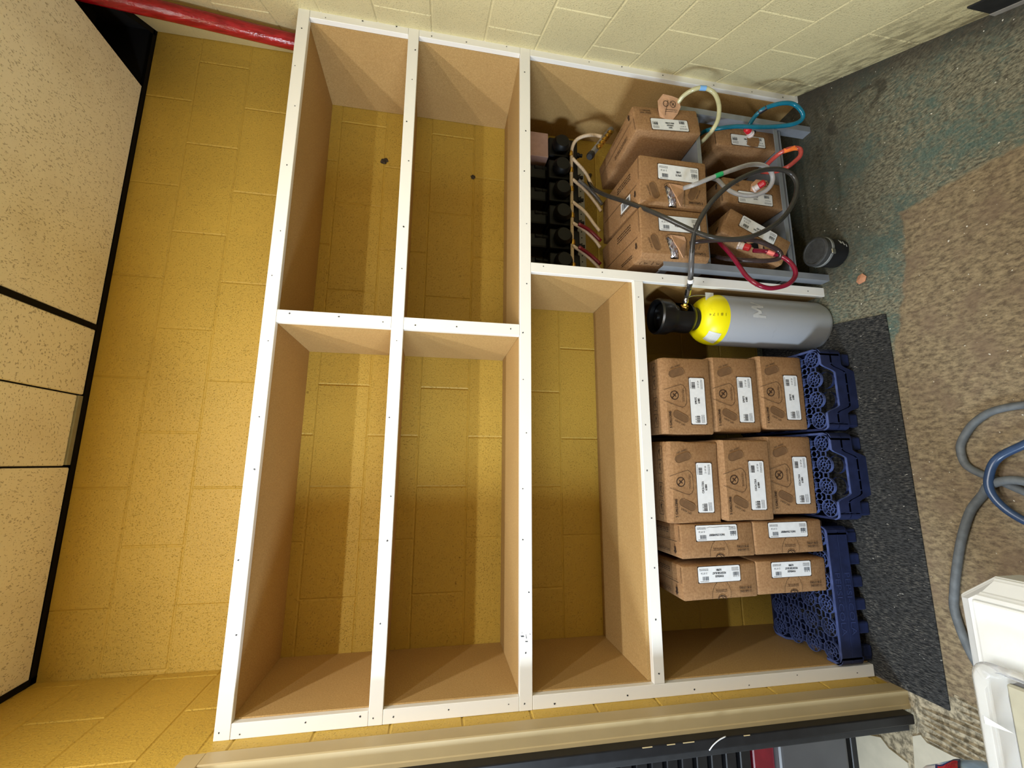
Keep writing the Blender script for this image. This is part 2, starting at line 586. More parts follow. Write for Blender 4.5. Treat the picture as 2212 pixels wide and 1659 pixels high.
class Print:
    """collects flat print (lettering, strokes, blocks) on faces of a thing"""
    def __init__(s):
        s.V, s.F = [], []
        s.frame((0, 0, 0), (1, 0, 0), (0, 0, 1), (0, -1, 0))

    def frame(s, o, x, y, n, eps=0.0006):
        s.o, s.x, s.y = Vector(o)+Vector(n)*eps, Vector(x), Vector(y)

    def pt(s, a, b):
        return s.o+s.x*a+s.y*b

    def poly(s, pts):
        i = len(s.V)
        s.V += [s.pt(*p) for p in pts]
        s.F.append(tuple(range(i, i+len(pts))))

    def rect(s, x0, y0, x1, y1):
        s.poly([(x0, y0), (x1, y0), (x1, y1), (x0, y1)])

    def stroke(s, pts, w, closed=False):
        P = [Vector(p) for p in pts]
        if closed:
            P.append(P[0])
        for a, b in zip(P, P[1:]):
            d = (b-a)
            if d.length < 1e-7:
                continue
            nn = Vector((-d.y, d.x)).normalized()*w/2
            s.poly([a-nn, b-nn, b+nn, a+nn])

    def dashes(s, pts, w, step, duty=0.6):
        P = [Vector(p) for p in pts]
        for a, b in zip(P, P[1:]):
            L = (b-a).length
            k = max(1, int(L/step))
            for i in range(k):
                s.stroke([a+(b-a)*(i/k), a+(b-a)*((i+duty)/k)], w)

    def ring(s, cx, cy, r, w, n=20):
        s.stroke([(cx+r*math.cos(2*PI*i/n), cy+r*math.sin(2*PI*i/n)) for i in range(n)], w, True)

    def no_sign(s, cx, cy, r):
        s.ring(cx, cy, r, r*0.2)
        s.stroke([(cx-r*.7, cy+r*.7), (cx+r*.7, cy-r*.7)], r*.2)
        s.stroke([(cx-r*.3, cy-r*.4), (cx+r*.1, cy+r*.05), (cx+r*.35, cy+r*.4)], r*.22)

    def text(s, t, x, y, h, ang=0.0, width=None, align='c', bold=0.0):
        V, F, w = text_mesh(t)
        sc = h/0.70
        sx = sc if width is None else width/max(w, 1e-6)
        off = {'c': -w*sx/2, 'l': 0, 'r': -w*sx}[align]
        ca, sa = math.cos(ang), math.sin(ang)
        for dx in ((0, bold) if bold else (0,)):
            i = len(s.V)
            for vx, vy in V:
                px, py = vx*sx+off+dx, vy*sc-h/2
                s.V.append(s.pt(x+px*ca-py*sa, y+px*sa+py*ca))
            s.F += [tuple(j+i for j in f) for f in F]

    def tiny(s, x0, y0, w, h, rows, rnd):
        """rows too small to read"""
        for i in range(rows):
            yy = y0+h*(i+.2)/rows
            x = x0
            while x < x0+w:
                l = rnd.uniform(.04, .16)*w
                s.rect(x, yy, min(x+l, x0+w), yy+h*.36/rows)
                x += l+w*.03

    def bars(s, x0, y0, w, h, n, rnd):
        for i in range(n):
            bw = w/n*rnd.uniform(.3, .8)
            s.rect(x0+w*i/n, y0, x0+w*i/n+bw, y0+h)

    def build(s, name, m, parent=None):
        o = pydata(name, s.V, s.F, m, parent)
        if name in ('label_print', 'printed_marking', 'flap_print', 'perforation'):
            o['kind'] = 'stuff'
        return o


# ================================================================== THE SETTING
SQ = math.hypot(1, 0.53)
CH = 0.2032          # course height of the blocks
Z0 = 0.0073
CEIL = 2.83

fl = box('floor', -1.6, 2.75, -2.6, 0.6, -0.12, 0.0, M_FLOOR, None, 0)
tag(fl, 'worn concrete floor with flaking teal paint and a bare tan rectangle', 'floor', kind='structure')


def block_mesh(w, h, d=0.0025, ch=0.004):
    V = [(0, d, 0), (w, d, 0), (w, d, h), (0, d, h), (ch, 0, ch), (w-ch, 0, ch), (w-ch, 0, h-ch), (ch, 0, h-ch)]
    F = [(4, 5, 6, 7), (0, 1, 5, 4), (1, 2, 6, 5), (2, 3, 7, 6), (3, 0, 4, 7)]
    me = bpy.data.meshes.new('concrete_block')
    me.from_pydata(V, [], F)
    me.update()
    return me


_blk = {}


def blocks(wall, u0, u1, z0, z1, off_odd, off_even, m, zshift=0.0, skip=None):
    """running-bond blocks on the wall's local xz plane (face at y=0, looking along -y)"""
    c = 0
    g = 0.0025
    while True:
        za = Z0+zshift+CH*c
        zb = za+CH
        if za >= z1-0.01:
            break
        a0, b0 = max(za, z0), min(zb, z1)
        if b0-a0 > 0.02:
            off = off_odd if c % 2 else off_even
            k = math.floor((u0-off)/0.4064)
            while True:
                ua = off+0.4064*k
                ub = ua+0.4064
                k += 1
                if ua >= u1-0.01:
                    break
                a, b = max(ua, u0), min(ub, u1)
                if b-a < 0.012 or (skip and skip(a, b, a0, b0)):
                    continue
                key = (round(b-a-g, 4), round(b0-a0-g, 4), m.name)
                if key not in _blk:
                    me = block_mesh(key[0], key[1])
                    me.materials.append(m)
                    _blk[key] = me
                o = bpy.data.objects.new('concrete_block', _blk[key])
                C.objects.link(o)
                o.parent = wall
                o.location = (a+g/2, random.uniform(-.0006, .0006), a0+g/2)
        c += 1


# back wall: face at y = 0.3965
wb = box('wall_back', -0.05, 2.66, 0.0025, 0.14, 0, 2.85, M_WALL, None, 0)
wb.location = (0, 0.3965, 0)
tag(wb, 'yellow painted concrete block wall behind the white shelving', 'wall', kind='structure')
blocks(wb, 0.0, 2.605, 0, CEIL+0.018, 0.232, 0.435, M_WALL)
# two chipped anchor holes in the back wall
for (hx, hz, rr) in ((2.0887, 1.8396, .016), (2.0608, 1.4326, .014)):
    bm = bmesh.new()
    n = 15
    rim, inn = [], []
    for i in range(n):
        a = 2*PI*i/n
        q = rr*random.uniform(.7, 1.25)
        rim.append(bm.verts.new((hx+q*math.cos(a), -0.0012, hz+q*math.sin(a))))
        inn.append(bm.verts.new((hx+.4*q*math.cos(a), -0.004, hz+.4*q*math.sin(a))))
    for i in range(n):
        bm.faces.new((rim[i], rim[(i+1) % n], inn[(i+1) % n], inn[i]))
    cc = bm.verts.new((hx, 0.001, hz))
    for i in range(n):
        bm.faces.new((inn[i], inn[(i+1) % n], cc))
    bm_obj('anchor_hole', bm, M_DIRT, wb)

# right wall: runs obliquely, x = 2.376 + 0.53 y
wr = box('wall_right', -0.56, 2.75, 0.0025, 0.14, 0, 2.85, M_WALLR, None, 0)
wr.matrix_world = Matrix.Translation((2.376, 0, 0)) @ Matrix(((-0.53/SQ, 1/SQ, 0, 0), (-1/SQ, -0.53/SQ, 0, 0), (0, 0, 1, 0), (0, 0, 0, 1)))
tag(wr, 'yellow painted concrete block wall, coloured paler for the glare on it, running at a slant to the right of the shelving', 'wall', kind='structure')
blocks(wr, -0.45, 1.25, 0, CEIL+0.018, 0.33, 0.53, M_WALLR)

# left wall with the doorway (local x runs towards the camera, face looks to +x)
wl = bpy.data.objects.new('wall_left', None)
bm = bmesh.new()
add_box(bm, -0.42, 0.048, 0.0025, 0.10, 0, 2.85)
add_box(bm, 0.048, 1.15, 0.0025, 0.10, 2.135, 2.85)
add_box(bm, 1.15, 2.6, 0.0025, 0.10, 0, 2.85)
wl = bm_obj('wall_left', bm, M_WALL)
wl.matrix_world = Matrix.Translation((0, 0, 0)) @ Matrix.Rotation(R(-2.4), 4, 'Z') @ Matrix(((0, -1, 0, 0), (-1, 0, 0, 0), (0, 0, 1, 0), (0, 0, 0, 1)))
tag(wl, 'yellow painted concrete block wall on the left with the doorway cut through it', 'wall', kind='structure')
blocks(wl, -0.40, 0.045, 0, 2.135, -0.36, -0.157, M_WALL, 0.026)
blocks(wl, -0.40, 1.35, 2.135, CEIL+0.018, -0.36, -0.157, M_WALL, 0.026)

# ceiling: structural deck, suspended tiles, black grid
cl = box('ceiling', -0.2, 2.75, -2.6, 0.55, 3.30, 3.36, M_DARK, None, 0)
tag(cl, 'suspended ceiling of stained mineral tiles in a black metal grid', 'ceiling', kind='structure')


def tile(x0, x1, y0, y1, m, z=CEIL):
    return box('ceiling_tile', x0, x1, y0, y1, z, z+0.016, m, cl, 0.003)


YB = 0.374
for (a, b, m, dz) in ((1.236, 2.283, M_TILE_A, 0), (0.971, 1.216, M_TILE_B, 0), (0.717, 0.966, M_TILE_B, 0.004), (0.024, 0.711, M_TILE_A, 0)):
    tile(a, b, -0.85, YB-(0.0 if dz == 0 else 0.02), m, CEIL+dz)
    tile(a, min(b, 1.9), -2.2, -0.875, M_TILE_A)
box('tile_edge_strip', 0.72, 0.966, YB-0.019, YB, CEIL-0.001, CEIL+0.014, M_TAN, cl, 0.001)
for (a, b) in ((1.216, 1.236), (0.9665, 0.9705), (0.7115, 0.7165)):
    wide = b-a > .01
    box('grid_tee', a, b, -2.2, YB+.004, CEIL-(0.003 if wide else -0.006), CEIL+0.02, M_BLACK, cl, 0.0005)
box('grid_tee', 0.02, 1.95, -0.875, -0.85, CEIL-0.003, CEIL+0.02, M_BLACK, cl, 0.0005)
# wall angle along the back, the left and the slanting right wall
box('wall_angle', 0.02, 2.60, YB, 0.3955, CEIL-0.004, CEIL-0.001, M_BLACK, cl, 0)
box('wall_angle', 0.02, 2.60, 0.3925, 0.396, CEIL-0.004, CEIL+0.022, M_BLACK, cl, 0)
o = box('wall_angle', -0.40, 1.25, -0.022, -0.0005, CEIL-0.004, CEIL-0.001, M_BLACK, cl, 0)
o.matrix_world = wl.matrix_world.copy()
o = box('wall_angle', -0.43, 1.25, -0.022, -0.0005, CEIL-0.004, CEIL-0.001, M_BLACK, cl, 0)
o.matrix_world = wr.matrix_world.copy()
box('plenum_dark_plate', -0.05, 2.70, 0.40, 0.45, 2.852, 3.298, M_DARK, cl, 0)  # dark plates added: shade of the gap in their colour, stray light kept out
box('plenum_dark_plate', -0.2, -0.1, -2.6, 0.39, 2.852, 3.298, M_DARK, cl, 0)
box('plenum_dark_plate', -0.09, 2.2, -2.6, -2.5, 2.852, 3.298, M_DARK, cl, 0)
o = box('plenum_dark_plate', -0.50, 2.75, 0.003, 0.05, 2.852, 3.298, M_DARK, cl, 0)
o.matrix_world = wr.matrix_world.copy()
# bit of dark ductwork glimpsed through the gap
box('duct', 2.3, 2.56, -0.3, 0.33, 3.0, 3.2, M_DARK, cl, 0.01)

# black rubber base at the right wall
tr = box('trim_1', 0.735, 1.9, -0.006, -0.0005, 0.0, 0.105, M_RUBBER, None, 0.002)
tr.matrix_world = wr.matrix_world.copy()
tag(tr, 'scuffed black rubber base strip starting low on the slanting right wall', 'trim', kind='structure')
o = box('worn_edge', 0.735, 1.9, -0.008, -0.006, 0.0, 0.02, plain('scuffed_grey_edge', (150, 146, 138), 0.7), tr, 0.0005)

# door frame in the left wall
df = thing('door_1', 'beige steel door frame with a black door edge in the left wall', 'door')
df['kind'] = 'structure'
ZT = 2.108
bm = bmesh.new()
# jamb: flat face on the wall, rounded nose, reveal, stop
sec = [(0.001, -0.052), (0.004, -0.052), (0.004, -0.0985), (0.0015, -0.1015), (-0.036, -0.1015), (-0.0385, -0.104), (-0.05, -0.104), (-0.05, -0.052)]
lo = [bm.verts.new((x, y, 0.0)) for x, y in sec]
hi = [bm.verts.new((x, y, ZT)) for x, y in sec]
for i in range(len(sec)):
    j = (i+1) % len(sec)
    bm.faces.new((lo[i], lo[j], hi[j], hi[i]))
bm.faces.new(lo)
bm.faces.new(hi)
bm_obj('jamb', bm, M_BEIGE, df)
box('head', -0.05, 0.004, -1.16, -0.052, ZT-0.0, ZT+0.05, M_BEIGE, df, 0.002)
box('head_stop', -0.05, -0.036, -1.1, -0.104, ZT-0.05, ZT, M_BEIGE, df, 0.002)
box('door_edge', -0.077, -0.0485, -0.135, -0.1, 0.03, ZT-0.02, M_BLKPL, df, 0.003, 2)
box('door_seal', -0.0965, -0.0775, -0.128, -0.094, 0.045, ZT-0.02, M_RUBBER, df, 0.003, 2)
hose('dried_glue_string', [(-0.046, -0.1365, 0.70), (-0.052, -0.1375, 0.722), (-0.063, -0.1375, 0.742), (-0.0765, -0.136, 0.755)], 0.0016, M_LABEL, df, 4, 6)
for (za, zb) in ((0.62, 0.64), (0.80, 0.835), (0.86, 0.885), (0.93, 0.96)):
    box('paint_chip', -0.0515, -0.0495, -0.1362, -0.1345, za, zb, M_BEIGE, df, 0)

# ------------------------------------------------------------------ shelving unit
su = thing('shelving_unit', 'built-in white faced fibreboard shelving unit filling the alcove between the walls', 'shelves')
FT = 0.02
XL, XLI, XRI, XR = 0.0, 0.039, 2.3456, 2.3837
Z1T, Z1B, Z2T, Z2B, Z3T, Z3B, Z4T, Z4B = 2.1177, 2.0772, 1.7217, 1.6822, 1.285, 1.2444, 0.8455, 0.8083
D1A, D1B, D2A, D2B = 1.1731, 1.2148, 1.4161, 1.4537


def fr(name, x0, x1, z0, z1, y0=0.0):
    return box(name, x0, x1, y0, FT, z0, z1, M_WHITE, su, 0.0012)


fr('top_rail', XL, XR, Z1B, Z1T, -0.0006)
fr('rail', XL, XR, Z2B, Z2T, -0.0003)
fr('rail', XL, XR, Z3B, Z3T, -0.0006)
fr('rail', XLI+.0005, D2A+0.0, Z4B, Z4T)
for a, b in ((Z2T, Z1B), (Z3T, Z2B)):
    fr('stile', XL, XLI, a+.0005, b-.0005)
    fr('stile', XRI, XR, a+.0005, b-.0005)
    fr('stile', D1A, D1B, a+.0005, b-.0005)
fr('stile', XL, XLI, 0.0078, Z3B-.0005)
fr('stile', XRI, XR, 0.0, Z3B-.0005)
fr('stile', D2A+.0004, D2B, 0.0, Z3B-.0005)
PY0, PY1 = FT+.0003, 0.3955


def pan(name, x0, x1, z0, z1):
    return box(name, x0, x1, PY0, PY1, z0, z1, M_MDF, su, 0.0006)


pan('side_panel', 0.0225, 0.042, 0.0078, 2.10)
pan('side_panel', 2.344, 2.363, 0.0, 2.10)
pan('top_panel', 0.0425, 2.3435, 2.0823, 2.101)
pan('shelf_panel', 0.0425, 2.3435, 1.703, 1.7215)
pan('shelf_panel', 0.0425, 2.3435, 1.2655, 1.2839)
pan('shelf_panel', 0.0425, 1.4255, 0.838, 0.8565)
pan('divider_panel', 1.1773, 1.1963, 1.7218, 2.082)
pan('divider_panel', 1.1773, 1.1963, 1.2842, 1.7028)
pan('divider_panel', 1.4265, 1.4455, 0.0, 1.2652)
# nail holes in the face frame
V, F = [], []


def nail(x, z, r=0.0028):
    i = len(V)
    r *= random.uniform(.7, 1.2)
    for k in range(7):
        a = 2*PI*k/7
        V.append((x+r*math.cos(a)*random.uniform(.6, 1.3), -0.0009, z+r*math.sin(a)*random.uniform(.6, 1.3)))
    F.append(tuple(range(i, i+7)))


for zz in (2.097, 1.702, 1.265):
    x = 0.02
    while x < 2.37:
        nail(x, zz+random.uniform(-.01, .01))
        x += random.uniform(.13, .27)
for xx in (0.02, 2.364, 1.194):
    for z in (1.33, 1.5, 1.64, 1.76, 1.9, 2.04):
        nail(xx+random.uniform(-.009, .009), z+random.uniform(-.02, .02))
for xx, zt in ((0.02, 1.2), (2.364, 1.2), (1.435, 1.2)):
    z = 0.08
    while z < zt:
        nail(xx+random.uniform(-.009, .009), z)
        z += random.uniform(.14, .25)
for k in range(9):
    nail(0.07+k*0.16, 0.827+random.uniform(-.006, .006))
o = pydata('nail_hole', V, F, M_LINK, su)
o['kind'] = 'stuff'
# pencil scuffs on the middle rail
V, F = [], []
for (x, z, l, w) in ((0.20, 1.262, .012, .003), (0.205, 1.27, .004, .012), (0.19, 1.258, .003, .01), (0.215, 1.276, .006, .002), (0.21, 1.25, .004, .003)):
    i = len(V)
    V += [(x, -.0009, z), (x+l, -.0009, z+.002), (x+l, -.0009, z+w), (x, -.0009, z+w*.8)]
    F.append((i, i+1, i+2, i+3))
pydata('scuff_mark', V, F, M_LINK, su)

# red wrapped pipe in the corner behind the shelving
p = hose('wrapped_pipe', [(2.475, 0.285, 1.7), (2.450, 0.235, 1.9), (2.424, 0.187, 2.17), (2.400, 0.142, 2.40), (2.384, 0.112, 2.55), (2.371, 0.088, 2.69), (2.350, 0.05, 2.9), (2.33, 0.01, 3.25)], 0.030, M_WRAP, None, 6, 16)
tag(p, 'vertical pipe in shiny red plastic wrap rising into the ceiling gap', 'pipe')

# ------------------------------------------------------------------ syrup cartons
W5, H5, D5 = 0.283, 0.20, 0.355
W2, H2, D2 = 0.283, 0.114, 0.355


def carton_body(w, h, d, parent, hole=None, crush=0.0, hand=True):
    bm = bmesh.new()
    add_box(bm, 0, w, 0, d, 0, h, 0.006, 2)
    bmesh.ops.subdivide_edges(bm, edges=[e for e in bm.edges if e.calc_length() > 0.07], cuts=3, use_grid_fill=True)
    if h > .15:
        bmesh.ops.bisect_plane(bm, geom=bm.verts[:]+bm.edges[:]+bm.faces[:], plane_co=(0, 0, h*.915), plane_no=(0, 0, 1))
        for v in bm.verts:
            if v.co.z > h*.92 and v.co.y < .02:
                v.co.y += .011
    for v in bm.verts:
        a, b, c = v.co.x/w, v.co.y/d, v.co.z/h
        k = 16*a*(1-a)*c*(1-c)
        v.co.y += (-0.003*k if b < .5 else .003*k)
        v.co.x += (a-.5)*2*0.003*16*b*(1-b)*c*(1-c)
        v.co += Vector((random.uniform(-1, 1), random.uniform(-1, 1), random.uniform(-1, 1)))*(.0006+crush)
    o = bm_obj('carton', bm, M_CARD, parent)
    cutters = []
    if hole:
        b2 = bmesh.new()
        lo = [b2.verts.new((x, -0.02, z)) for x, z in hole]
        hi = [b2.verts.new((x, 0.05, z)) for x, z in hole]
        n = len(hole)
        for i in range(n):
            b2.faces.new((lo[i], lo[(i+1) % n], hi[(i+1) % n], hi[i]))
        b2.faces.new(lo)
        b2.faces.new(hi)
        cutters.append(bm_obj('cutter', b2, None))
    if cutters:
        bpy.context.view_layer.update()
        for c in cutters:
            md = o.modifiers.new('cut', 'BOOLEAN')
            md.object = c
            c.parent = parent
            c.matrix_parent_inverse = Matrix()
        bpy.context.view_layer.update()
        dg = bpy.context.evaluated_depsgraph_get()
        me = bpy.data.meshes.new_from_object(o.evaluated_get(dg))
        o.modifiers.clear()
        old = o.data
        o.data = me
        bpy.data.meshes.remove(old)
        for c in cutters:
            bpy.data.objects.remove(c)
    for pl in o.data.polygons:
        pl.use_smooth = True
    o.data.set_sharp_from_angle(angle=R(40))
    return o


def side_print(p, w, h, d, rnd):
    """arrows, rules and small print on both ends, pictograms on the top"""
    for (o, x, y, n) in (((0, d, 0), (0, -1, 0), (0, 0, 1), (-1, 0, 0)), ((w, 0, 0), (0, 1, 0), (0, 0, 1), (1, 0, 0))):
        p.frame(o, x, y, n, 0.0042)
        near = (lambda a: d-a) if n[0] < 0 else (lambda a: a)
        zc = h*.62
        p.stroke([(near(.02), zc-.012), (near(.33), zc-.012)], .0016)
        ax = near(.035)
        p.poly([(ax-.004, zc+.006), (ax+.004, zc+.006), (ax+.004, zc+.02), (ax-.004, zc+.02)])
        p.poly([(ax-.009, zc+.02), (ax+.009, zc+.02), (ax, zc+.032)])
        a0, a1 = sorted((near(.07), near(.19)))
        p.tiny(a0, h*.16, a1-a0, h*.16, 3, rnd)
        p.tiny(a0, h*.80, (a1-a0)*.8, h*.08, 2, rnd)
        e0 = near(.004)
        p.stroke([(e0, h*.05), (e0, h*.5)], .002)
    p.frame((0, 0, h), (1, 0, 0), (0, 1, 0), (0, 0, 1), 0.0042)
    if h > .15:
        for cx in (w*.18, w*.40, w*.68, w*.86):
            x0, x1, y0, y1 = cx-.024, cx+.024, .028, .058
            p.stroke([(x0+.004, y0), (x1-.004, y0), (x1, y0+.004), (x1, y1-.004), (x1-.004, y1), (x0+.004, y1), (x0, y1-.004), (x0, y0+.004)], .0016, True)
            p.stroke([(x0+.01, y0+.008), (cx, y0+.018), (x1-.012, y0+.01), (x1-.018, y1-.008), (cx-.006, y1-.012)], .002)
    else:
        p.tiny(w*.1, .03, w*.25, .02, 3, rnd)


def label_part(parent, w, h, x0, x1, z0, z1, lines, rnd, torn=False, scribble=False):
    q = Print()
    q.frame((0, 0, 0), (1, 0, 0), (0, 0, 1), (0, -1, 0), 0.0037)
    q.rect(x0-.0018, z0-.0018, x1+.0018, z1+.0018)
    q.build('label_border', M_INK, parent)
    q = Print()
    q.frame((0, 0, 0), (1, 0, 0), (0, 0, 1), (0, -1, 0), 0.0042)
    r = .004
    q.poly([(x0+r, z0), (x1-r, z0), (x1, z0+r), (x1, z1-r), (x1-r, z1), (x0+r, z1), (x0, z1-r), (x0, z0+r)])
    lab = q.build('shipping_label', M_LABEL, parent)
    lab['label'] = 'white printed shipping label'
    q = Print()
    q.frame((0, 0, 0), (1, 0, 0), (0, 0, 1), (0, -1, 0), 0.0047)
    lw, lh = x1-x0, z1-z0
    q.text('61 24 24', x0+lw*.10, z1-lh*.3, lh*.10, 0, lw*.14)
    q.bars(x0+lw*.03, z0+lh*.42, lw*.15, lh*.22, 16, rnd)
    q.tiny(x0+lw*.03, z0+lh*.12, lw*.17, lh*.24, 3, rnd)
    q.bars(x1-lw*.24, z0+lh*.62, lw*.15, lh*.24, 18, rnd)
    q.text('21 07 24', x1-lw*.14, z0+lh*.42, lh*.11, 0, lw*.15)
    q.tiny(x1-lw*.24, z0+lh*.12, lw*.21, lh*.16, 2, rnd)
    q.tiny(x1-lw*.24, z0+lh*.90, lw*.2, lh*.07, 1, rnd)
    n = len(lines)
    for i, (t, tw) in enumerate(lines):
        q.text(t, x0+lw*.5, z0+lh*(.64-.20*i), lh*.14, 0, tw*lw, 'c', .0007)
    if scribble:
        a = x0+lw*.1
        q.stroke([(a+lw*.08*i, z0+lh*(.1+.08*rnd.uniform(0, 1.6))) for i in range(9)], .0009)
    q.build('label_print', M_LINK, lab)
    return lab


def sunk_slot(cx, cz, L, r, ang, parent, y=0.0):
    """embossed lift-assist hand slot: rim ring plus a recessed pill"""
    bm = bmesh.new()
    n = 8
    out, inn = [], []
    ca, sa = math.cos(ang), math.sin(ang)

    def ring(rr, yy):
        vs = []
        for s, a0 in ((1, -PI/2), (-1, PI/2)):
            for i in range(n+1):
                a = a0+PI*i/n
                px, pz = s*L/2+rr*math.cos(a), rr*math.sin(a)
                vs.append(bm.verts.new((cx+px*ca-pz*sa, yy, cz+px*sa+pz*ca)))
        return vs
    a, b, c = ring(r*1.05, -.0034), ring(r, -.0040), ring(r*.90, -.0031)
    for p, q in ((a, b), (b, c)):
        for i in range(len(p)):
            j = (i+1) % len(p)
            bm.faces.new((p[i], p[j], q[j], q[i]))
    bm.faces.new(c)
    return bm_obj('hand_slot', bm, M_SLOT, parent)


def face5(root, lines, rnd, perforated=True):
    w, h = W5, H5
    p = Print()
    p.frame((0, 0, 0), (1, 0, 0), (0, 0, 1), (0, -1, 0), 0.0039)
    p.text('5 GALLONS', w*.075, h*.872, .0092, 0, w*.215, 'l', .0010)
    if perforated:
        tz = lambda f: h*(1-f)
        left = [(w*.43, tz(.02)), (w*.36, tz(.30)), (w*.345, tz(.38)), (w*.36, tz(.43)), (w*.40, tz(.47)), (w*.58, tz(.47)),
                (w*.625, tz(.43)), (w*.645, tz(.38)), (w*.63, tz(.30)), (w*.57, tz(.02))]
        p.dashes(left, .0022, .0046)
        p.no_sign(w*.5, tz(.235), .0155)
        p.tiny(w*.42, tz(.43), w*.17, h*.045, 2, rnd)
    p.text('LIFT ASSIST', w*.145, h*.69, .0052, R(64), w*.15, 'c', .0004)
    p.text('LIFT ASSIST', w*.88, h*.72, .0052, R(-72), w*.15, 'c', .0004)
    side_print(p, w, h, D5, rnd)
    p.build('printed_marking', M_INK, root)
    sunk_slot(w*.225, h*.66, .036, .0135, R(64), root)
    sunk_slot(w*.80, h*.70, .036, .0135, R(108), root)
    return label_part(root, w, h, w*.13, w*.735, h*.15, h*.455, lines, rnd)


def face2(root, lines, rnd, perf=True, scribble=False):
    w, h = W2, H2
    p = Print()
    p.frame((0, 0, 0), (1, 0, 0), (0, 0, 1), (0, -1, 0), 0.0039)
    p.text('2.5 GALLONS', w*.17, h*.81, .0072, 0, w*.16, 'c', .0004)
    p.text('(9.46 LITERS)', w*.175, h*.71, .0066, 0, w*.165, 'c', .0004)
    if perf:
        p.dashes([(w*.385, h), (w*.375, h*.8), (w*.40, h*.62), (w*.43, h*.5)], .0013, .005)
        p.dashes([(w*.635, h), (w*.625, h*.78), (w*.59, h*.6), (w*.55, h*.5)], .0013, .006, .8)
        p.stroke([(w*.5+.0165*math.cos(a), h+.004+.0165*math.sin(a)) for a in [PI*(1+i/12) for i in range(1, 12)]], .003)
        p.stroke([(w*.475, h*.985), (w*.515, h*.9)], .0022)
        p.tiny(w*.43, h*.715, w*.155, h*.09, 2, rnd)
    side_print(p, w, h, D2, rnd)
    p.build('printed_marking', M_INK, root)
    return label_part(root, w, h, w*.235, w*.80, h*.05, h*.50, lines, rnd, scribble=scribble)


def place(pos, yaw, pitch, roll, turn, wr_, hr_):
    """matrix that puts the canonical carton, turned by a quarter in its face plane, at the fitted pose"""
    cy, sy = math.cos(R(yaw)), math.sin(R(yaw))
    A = Matrix.Rotation(R(yaw), 4, 'Z') @ Matrix.Rotation(R(pitch), 4, 'X') @ Matrix.Rotation(R(roll), 4, 'Y')
    if turn == 0:
        T = Matrix()
    elif turn > 0:      # canonical right points up
        T = Matrix(((0, 0, -1, wr_), (0, 1, 0, 0), (1, 0, 0, 0), (0, 0, 0, 1)))
    else:               # canonical right points down
        T = Matrix(((0, 0, 1, 0), (0, 1, 0, 0), (-1, 0, 0, hr_), (0, 0, 0, 1)))
    return Matrix.Translation(pos) @ A @ T


def syrup5(pos, yaw, pitch, roll, turn, lines, label, group, hole=None, crush=0.0):
    rnd = random.Random(int(abs(pos[0])*1000+abs(pos[2])*77))
    wr_, hr_ = (W5, H5) if turn == 0 else (H5, W5)
    t = thing('syrup_box', label, 'box', mat=place(pos, yaw, pitch, roll, turn, wr_, hr_), group=group)
    carton_body(W5, H5, D5, t, hole, crush)
    face5(t, lines, rnd, hole is None)
    return t


def syrup2(pos, yaw, pitch, roll, turn, lines, label, group, perf=True, scribble=False):
    rnd = random.Random(int(abs(pos[0])*1000+abs(pos[2])*77))
    t = thing('syrup_box', label, 'box', mat=place(pos, yaw, pitch, roll, turn, H2, W2), group=group)
    carton_body(W2, H2, D2, t)
    face2(t, lines, rnd, perf, scribble)
    return t


CRT = 0.150
SPR = [('SPRITE', .15), ('61885', .11)]
COK = [('COCA-COLA', .24), ('61884', .12)]
GS = 'five gallon cartons stacked on the blue crates'
syrup5((0.866, 0.006, CRT+.001), -1.2, 0, -0.6, 0, SPR, 'flat brown carton at the foot of the stack nearest the gas cylinder', GS)
syrup5((0.852, 0.010, CRT+.203), -1.4, 0, -0.4, 0, SPR, 'flat brown carton in the middle of the stack nearest the gas cylinder', GS)
syrup5((0.840, 0.006, CRT+.405), -1.2, 0, -0.4, 0, SPR, 'flat brown carton topping the stack nearest the gas cylinder', GS, crush=.0006)
syrup5((0.554, 0.010, CRT+.001), -1.6, 0, -0.4, 0, COK, 'flat brown carton at the foot of the second stack from the gas cylinder', GS)
syrup5((0.537, -0.008, CRT+.203), -1.4, 0, 0.0, 0, COK, 'flat brown carton in the middle of the second stack from the gas cylinder', GS, crush=.0007)
syrup5((0.529, 0.004, CRT+.405), -1.2, 0, 0.2, 0, COK, 'flat dented brown carton topping the second stack from the gas cylinder', GS, crush=.0012)
FAN = [('FANTA STRAWBERRY', .38)]
POW = [('POWERADE', .2), ('MOUNTAIN BLAST', .32), ('163984', .13)]
GN = 'narrow half-size cartons standing on end on the left crate'
syrup2((0.421, 0.002, CRT+.001), -1.0, 0.3, -0.6, 1, FAN, 'narrow carton on end, lower of the pair touching the wide carton stacks', GN)
syrup2((0.417, 0.0, CRT+.286), 0.6, 0, -0.8, 1, FAN, 'narrow carton on end with scribbled label, upper of the pair touching the wide carton stacks', GN, scribble=True)
syrup2((0.286, 0.008, CRT+.001), -3.0, 0, -0.6, 1, POW, 'narrow carton on end, lower of the leftmost pair beside the empty crate corner', GN)
syrup2((0.281, 0.006, CRT+.286), -1.0, 0, -0.8, 1, POW, 'narrow carton on end, upper of the leftmost pair beside the empty crate corner', GN)


